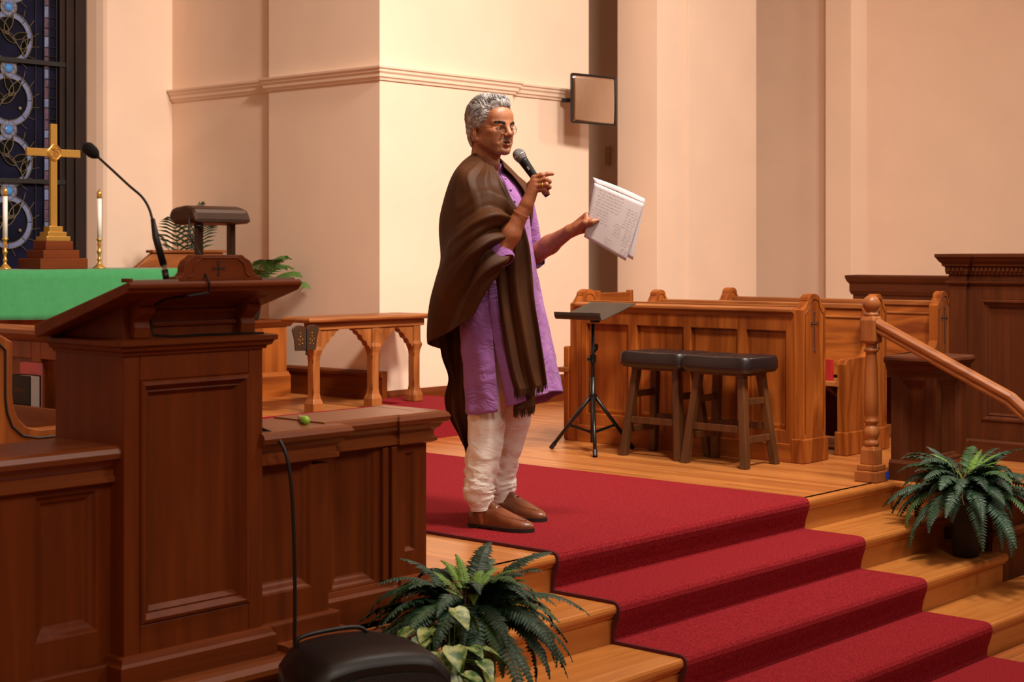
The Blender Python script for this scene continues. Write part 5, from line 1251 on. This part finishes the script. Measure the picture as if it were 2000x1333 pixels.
tubecloth('trouser_leg',[at(1000,655,6.67),at(1002,790,6.715),at(999,830,6.73),at(987,885,6.745),at(981,925,6.755),at(980,948,6.76),at(982,972,6.76),at(983,980,6.76)],[.070,.074,.072,.062,.053,.055,.045,.044],M['pants'],lambda t: .004 if t<2.5 else (.0085 if t<5.6 else .001),70,man,36,70,2.4)
# ---- shoes
def shoe(an, yaw, label):
    d=Vector((math.sin(yaw),-math.cos(yaw),0)); s_=Vector((d.y,-d.x,0)); o=Vector((an.x,an.y,.0145))-d*.062
    T=[0,.015,.05,.12,.22,.34,.46,.58,.70,.80,.88,.94,.98,1.0]; Wd=[.010,.024,.032,.036,.036,.038,.043,.047,.048,.045,.038,.028,.016,.004]; Ht=[.060,.072,.080,.082,.083,.088,.086,.072,.058,.049,.043,.038,.032,.024]
    L=.300; rows=[]
    for t,w,h in zip(T,Wd,Ht):
        row=[]
        for k in range(20):
            a=math.pi*k/19; cx=math.cos(a); sx=math.sin(a)
            ww=w*(1.0+.10*math.sin(a)*(1-t)); hh=.014+(h-.014)*sx**(.75 if t>.5 else .55); wx=math.copysign(abs(cx)**(.8),cx)*ww*(1-.18*(sx**3 if t<.5 else 0))
            row.append(o+d*(L*t)+s_*wx+Vector((0,0,hh)))
        rows.append(row)
    up_=MB().grid(rows); n=len(up_.v); r0=len(rows)
    up_.add(rows[0],[tuple(range(20))]); up_.add(rows[-1],[tuple(range(20))[::-1]])
    sh=up_.build('shoe',M['leather_b'],man,smooth=True); tag(sh,label)
    out=[o+d*(L*t)+s_*(w*1.10+.002) for t,w in zip(T,Wd)]+[o+d*(L*t)-s_*(w*1.10+.002) for t,w in list(zip(T,Wd))[::-1]]
    def slab(pts,z0,z1):
        n=len(pts); return MB().add([Vector((p.x,p.y,z0)) for p in pts]+[Vector((p.x,p.y,z1)) for p in pts],[tuple(range(n))[::-1],tuple(range(n,2*n))]+[(i,(i+1)%n,n+(i+1)%n,n+i) for i in range(n)])
    slab(out,.020,.029).build('sole',M['sole'],sh); hp=[p for p in out if (p-o).dot(d)<L*.25]; slab(hp,.0132,.021).build('heel',M['sole'],sh)
    fp=[p for p in out if (p-o).dot(d)>L*.42]; slab(fp,.0132,.021).build('forepart',M['sole'],sh)
    # apron seam and tongue
    seam=[]
    for k in range(25):
        u=-1+2*k/24; t=.40+.48*(1-abs(u)**2.4); w=interp(t,T,Wd)*math.copysign(min(1,abs(u)*1.3)**.9,u)*.70; h=interp(t,T,Ht); w0=interp(t,T,Wd)
        q=math.sqrt(max(0,1-min(1,(abs(w)/max(w0,.001)))**2.2)); seam.append(o+d*(L*t)+s_*w+Vector((0,0,.014+(h-.014)*q**.75+.001)))
    MB().tube(seam,.0022,6,False).build('apron_seam',M['leather_b'],sh,smooth=True)
    tg=[]
    for i in range(7):
        t=lerp(.47,.27,i/6); row=[]
        for k in range(9):
            u=-1+k/4; row.append(o+d*(L*t)+s_*(u*lerp(.034,.022,i/6))+Vector((0,0,interp(t,T,Ht)*(1-.34*u*u)+.002+.034*(i/6)**1.3*(1-.5*abs(u)**3))))
        tg.append(row)
    MB().grid(tg).build('tongue',M['leather_b'],sh,smooth=True,solid=.004)
shoe(Vector(RA),R(9),'brown leather loafer on the right foot'); shoe(Vector(LA),R(-2),'brown leather loafer on the left foot')
# ---- shawl
def patch(ctrl,nu,nv,disp=None):
    """rows of control points -> smooth grid with folds pushed along the normal"""
    G=[[at(*c) if not isinstance(c,Vector) else c for c in r] for r in ctrl]; R_=len(G); K=len(G[0])
    P=[[None]*(nu+1) for _ in range(nv+1)]
    colc=[[crom(G[r],u/nu*(K-1)) for r in range(R_)] for u in range(nu+1)]
    for v in range(nv+1):
        for u in range(nu+1): P[v][u]=crom(colc[u],v/nv*(R_-1))
    if disp is None: return P
    O=[r[:] for r in P]
    for v in range(nv+1):
        for u in range(nu+1):
            a=O[v][min(u+1,nu)]-O[v][max(u-1,0)]; b=O[min(v+1,nv)][u]-O[max(v-1,0)][u]; n=a.cross(b)
            if n.length>1e-9: n.normalize()
            P[v][u]=O[v][u]+n*disp(u/nu,v/nv)
    return P
main=[[(966,334,6.47),(952,322,6.475),(938,308,6.50),(930,300,6.56),(934,296,6.64),(950,296,6.68)],
 [(976,358,6.43),(950,338,6.40),(922,322,6.42),(904,320,6.50),(908,320,6.66),(935,320,6.74)],
 [(986,385,6.40),(950,362,6.345),(906,342,6.35),(889,346,6.44),(885,353,6.62),(914,350,6.80)],
 [(1000,420,6.36),(963,405,6.275),(920,398,6.27),(880,398,6.37),(869,402,6.57),(900,400,6.80)],
 [(998,452,6.325),(962,450,6.245),(920,450,6.245),(876,450,6.35),(860,450,6.57),(900,450,6.82)],
 [(990,490,6.30),(952,498,6.235),(915,505,6.24),(872,510,6.35),(854,510,6.57),(900,510,6.83)],
 [(981,524,6.30),(940,550,6.255),(908,570,6.265),(868,580,6.38),(850,585,6.58),(900,590,6.83)],
 [(970,546,6.33),(932,592,6.30),(902,632,6.32),(868,652,6.44),(843,672,6.58),(900,690,6.83)]]
def dm(u,v):
    env=min(1,u/.06)*min(1,(1-u)/.1)
    f=lerp(.003,.020,min(1,max(0,v-.15)*1.4))*math.sin(11*u-7*v+2.0*math.sin(4*v)+.5)*env
    for c0,sl,w,amp in ((.40,.06,.022,.012),(.455,.12,.020,-.014),(.51,.18,.022,.026),(.575,.28,.022,-.022),(.63,.34,.024,.026),(.70,.42,.026,-.020),(.77,.46,.028,.022),(.86,.44,.03,-.014)):
        f+=amp*math.exp(-((v-c0-sl*(u-.05)+.05*math.sin(7*u))/w)**2)*math.exp(-(max(0,u-.10)/.34)**2)
    for c0,amp in ((.07,.012),(.13,-.012),(.19,.012),(.26,-.010),(.33,.007)):
        f+=amp*math.exp(-((u-c0-.10*v)/.022)**2)*max(0,1-v/.5)*min(1,v*5)
    return f+.005*crease(u*4-v*1.5,v*3+u*2,2.2)*min(1,v*3)
sw_=MB().grid(patch(main,90,110,dm))
strip=[[(944,318,6.478),(956,322,6.472),(968,332,6.475)],
 [(962,352,6.425),(974,354,6.42),(983,358,6.44)],
 [(974,384,6.395),(985,384,6.395),(996,388,6.43)],
 [(984,420,6.380),(998,418,6.378),(1012,420,6.42)],
 [(974,470,6.385),(1000,466,6.375),(1028,470,6.42)],
 [(968,520,6.395),(1000,520,6.38),(1035,520,6.42)],
 [(972,580,6.395),(1004,580,6.375),(1040,580,6.41)],
 [(980,650,6.385),(1014,650,6.365),(1050,645,6.40)],
 [(992,720,6.375),(1024,716,6.355),(1060,708,6.39)],
 [(1003,762,6.365),(1034,760,6.35),(1067,750,6.385)]]
def ds(u,v): return lerp(.003,.012,min(1,v*1.6))*math.sin(15*u+2.0*math.sin(3*v)+.6)+.004*math.sin(33*u-4*v)*v
st1=patch(strip,40,90,ds); sw_.grid(st1)
strip2=[[(990,640,6.42),(1012,640,6.40),(1040,640,6.425)],[(996,700,6.415),(1016,700,6.395),(1044,698,6.42)],[(1000,760,6.405),(1022,760,6.39),(1046,758,6.415)],[(1002,802,6.40),(1024,800,6.385),(1046,794,6.41)]]
st2=patch(strip2,24,30,lambda u,v:.006*math.sin(14*u+v)); sw_.grid(st2)
backp=[[(940,540,6.66),(905,545,6.70),(866,550,6.70)],[(938,620,6.655),(898,622,6.70),(856,625,6.69)],[(934,680,6.65),(896,690,6.69),(862,692,6.68)],[(930,725,6.645),(898,735,6.68),(876,738,6.67)],[(926,772,6.64),(898,780,6.67),(869,776,6.68)],[(922,812,6.635),(900,815,6.665),(873,806,6.68)],[(920,850,6.63),(908,852,6.65),(893,846,6.66)],[(916,888,6.63),(914,888,6.635),(911,882,6.64)]]
sw_.grid(patch(backp,40,60,lambda u,v:.010*math.sin(9*u-5*v)+.006*math.sin(17*u+4*v)))
leftp=[[(950,296,6.68),(968,302,6.70),(980,314,6.62),(984,326,6.53)],[(940,330,6.76),(985,330,6.78),(1010,342,6.70),(1008,352,6.56)],[(930,380,6.82),(990,370,6.83),(1036,372,6.74),(1026,384,6.58)],[(925,470,6.84),(985,470,6.86),(1040,450,6.80),(1036,462,6.68)],[(925,600,6.84),(980,600,6.86),(1010,600,6.83),(1010,610,6.80)]]
sw_.grid(patch(leftp,30,40,lambda u,v:.005*math.sin(14*u+3*v)*v))
shw=sw_.build('shawl',M['shawl'],man,smooth=True,solid=.004,fix=False); tag(shw,'brown woollen shawl over the right shoulder')
fr_=MB(); rnd=random.Random(4)
for G_ in (st1[-1],st2[-1]):
    for k in range(len(G_)*2-1):
        p=G_[k//2] if k%2==0 else (G_[k//2]+G_[k//2+1])/2
        q=p+Vector((rnd.uniform(-.006,.006),rnd.uniform(-.006,.006),-rnd.uniform(.022,.034))); fr_.tube([p+Vector((0,0,.004)),(p+q)/2+Vector((rnd.uniform(-.002,.002),0,0)),q],[.0022,.0019,.0009],4)
tag(fr_.build('fringe',M['shawl'],shw),kind='stuff')
# ---- jewellery
def ringaround(c,ax_,r,th,name,mat,n=24):
    ax_=ax_.normalized(); u=ax_.cross(Vector((0,0,1))).normalized(); v=ax_.cross(u)
    return MB().tube([c+(u*math.cos(2*math.pi*k/n)+v*math.sin(2*math.pi*k/n))*r for k in range(n+1)],th,6,False).build(name,mat,man,smooth=True)
ringaround(REv.lerp(RWv,.80),RWv-REv,.0335,.0018,'thread_bracelet',plain('orange_thread',(178,98,60),.8))
k2=Vector(kn[2]); pip=at(1067,361,6.272); ringaround(k2.lerp(pip,.72),pip-k2,.0108,.0019,'finger_ring',M['brass'],18)
# ---- microphone
mi_=thing('handheld_microphone','black handheld microphone with grey mesh head held at the mouth','microphone',tuple(Vector(mic0)))
a=Vector(mic0); b=Vector(mic1); dd=(b-a).normalized()
MB().tube([a+dd*.024,a+dd*.032,a+dd*.05,a+dd*.12,b-dd*.01,b],[.0195,.0195,.0185,.0155,.0125,.0115],20).build('handle',M['blackmetal'],mi_,smooth=True)
gm_=plain('steel_mesh',(120,120,122),.45,.6,nscale=420,bmp=.6)
MB().tube([a-dd*.0255,a-dd*.0235,a-dd*.018,a-dd*.008,a+dd*.004,a+dd*.016,a+dd*.026],[.004,.012,.0195,.0245,.0255,.0235,.0195],24).build('grille',gm_,mi_,smooth=True)
MB().tube([a-dd*.0005,a+dd*.0045],.0262,24).build('grille_band',M['chrome'],mi_,smooth=True)
sd=dd.cross(Vector(camo.location)-a).normalized(); nn=sd.cross(dd); nn=nn if nn.dot(Vector(camo.location)-a)>0 else -nn
MB().beam(a+dd*.058+nn*.018,a+dd*.072+nn*.018,.007,.003,nn).build('switch',M['chrome'],mi_)
# ---- papers
pp=thing('paper_sheets','folded sheets of handwritten notes held out in the left hand','paper',tuple(at(1190,430,6.53)))
def sheet(TL,TR,BR,BL,n=14,bow=.010,ph=0):
    TL,TR,BR,BL=[at(*q) for q in (TL,TR,BR,BL)]; nrm=(TR-TL).cross(BL-TL).normalized(); nrm=nrm if nrm.dot(Vector(camo.location)-TL)>0 else -nrm
    f=lambda u,v: TL.lerp(TR,u).lerp(BL.lerp(BR,u),v)+nrm*(bow*math.sin(math.pi*u+ph)*.6+bow*.5*math.sin(2.2*v+u))
    return f,nrm
M['paper']=plain('note_paper',(206,194,194),.8,var=.05,nscale=12)
f1,n1=sheet((1161,357,6.545),(1258,398,6.505),(1222,510,6.485),(1141,463,6.535)); f2,n2=sheet((1157,347,6.565),(1261,390,6.52),(1236,508,6.50),(1148,458,6.55))
def sg(f,n=16): return [[f(i/n,j/n) for i in range(n+1)] for j in range(n+1)]
MB().grid(sg(f2)).build('back_sheet',M['paper'],pp,smooth=True,solid=.0008)
s1_=MB().grid(sg(f1)).build('front_sheet',M['paper'],pp,smooth=True,solid=.0008)
fold=[]
for k in range(9):
    a_=math.pi*k/8; fold.append([f2(i/12,0).lerp(f1(i/12,.0),.5-.5*math.cos(a_))+Vector((0,0,.012*math.sin(a_)*math.sin(math.pi*(.15+.7*i/12)))) for i in range(13)])
MB().grid(fold).build('folded_edge',M['paper'],pp,smooth=True,solid=.0008)
wr_=MB(); rnd=random.Random(12)
def word(u0,v0,du,dv,L):
    n=max(6,int(L/.0045)); P=[]
    for i in range(n+1):
        t=i/n*L; P.append(f1(u0+du*t-dv*0+.0,v0+dv*t+rnd.uniform(-.0085,.0085))+n1*.0012)
    w_=.00042; up_=(f1(u0,v0)-f1(u0,v0+.02)).normalized()
    for i in range(n): wr_.add([P[i]+up_*w_,P[i+1]+up_*w_,P[i+1]-up_*w_,P[i]-up_*w_],[(0,1,2,3)])
def block(u0,u1,v0,v1,rows,slope=.0):
    for r in range(rows):
        v=lerp(v0,v1,r/max(1,rows-1)); u=u0+rnd.uniform(0,.04); end=u1-rnd.uniform(0,.12)*(u1-u0)
        while u<end:
            L=rnd.uniform(.03,.09); word(u,v+slope*(u-u0),1,slope,min(L,end-u+.01)); u+=L+.022
block(.10,.66,.08,.36,6); block(.06,.42,.42,.62,5); block(.72,.97,.20,.52,8); block(.04,.22,.68,.92,7); block(.56,.74,.52,.70,5); block(.78,.97,.56,.80,7); block(.45,.64,.83,.93,3); block(.80,.98,.86,.97,4)
tag(wr_.build('handwriting',plain('blue_black_ink',(58,50,70),.7),s1_,fix=False),kind='stuff')
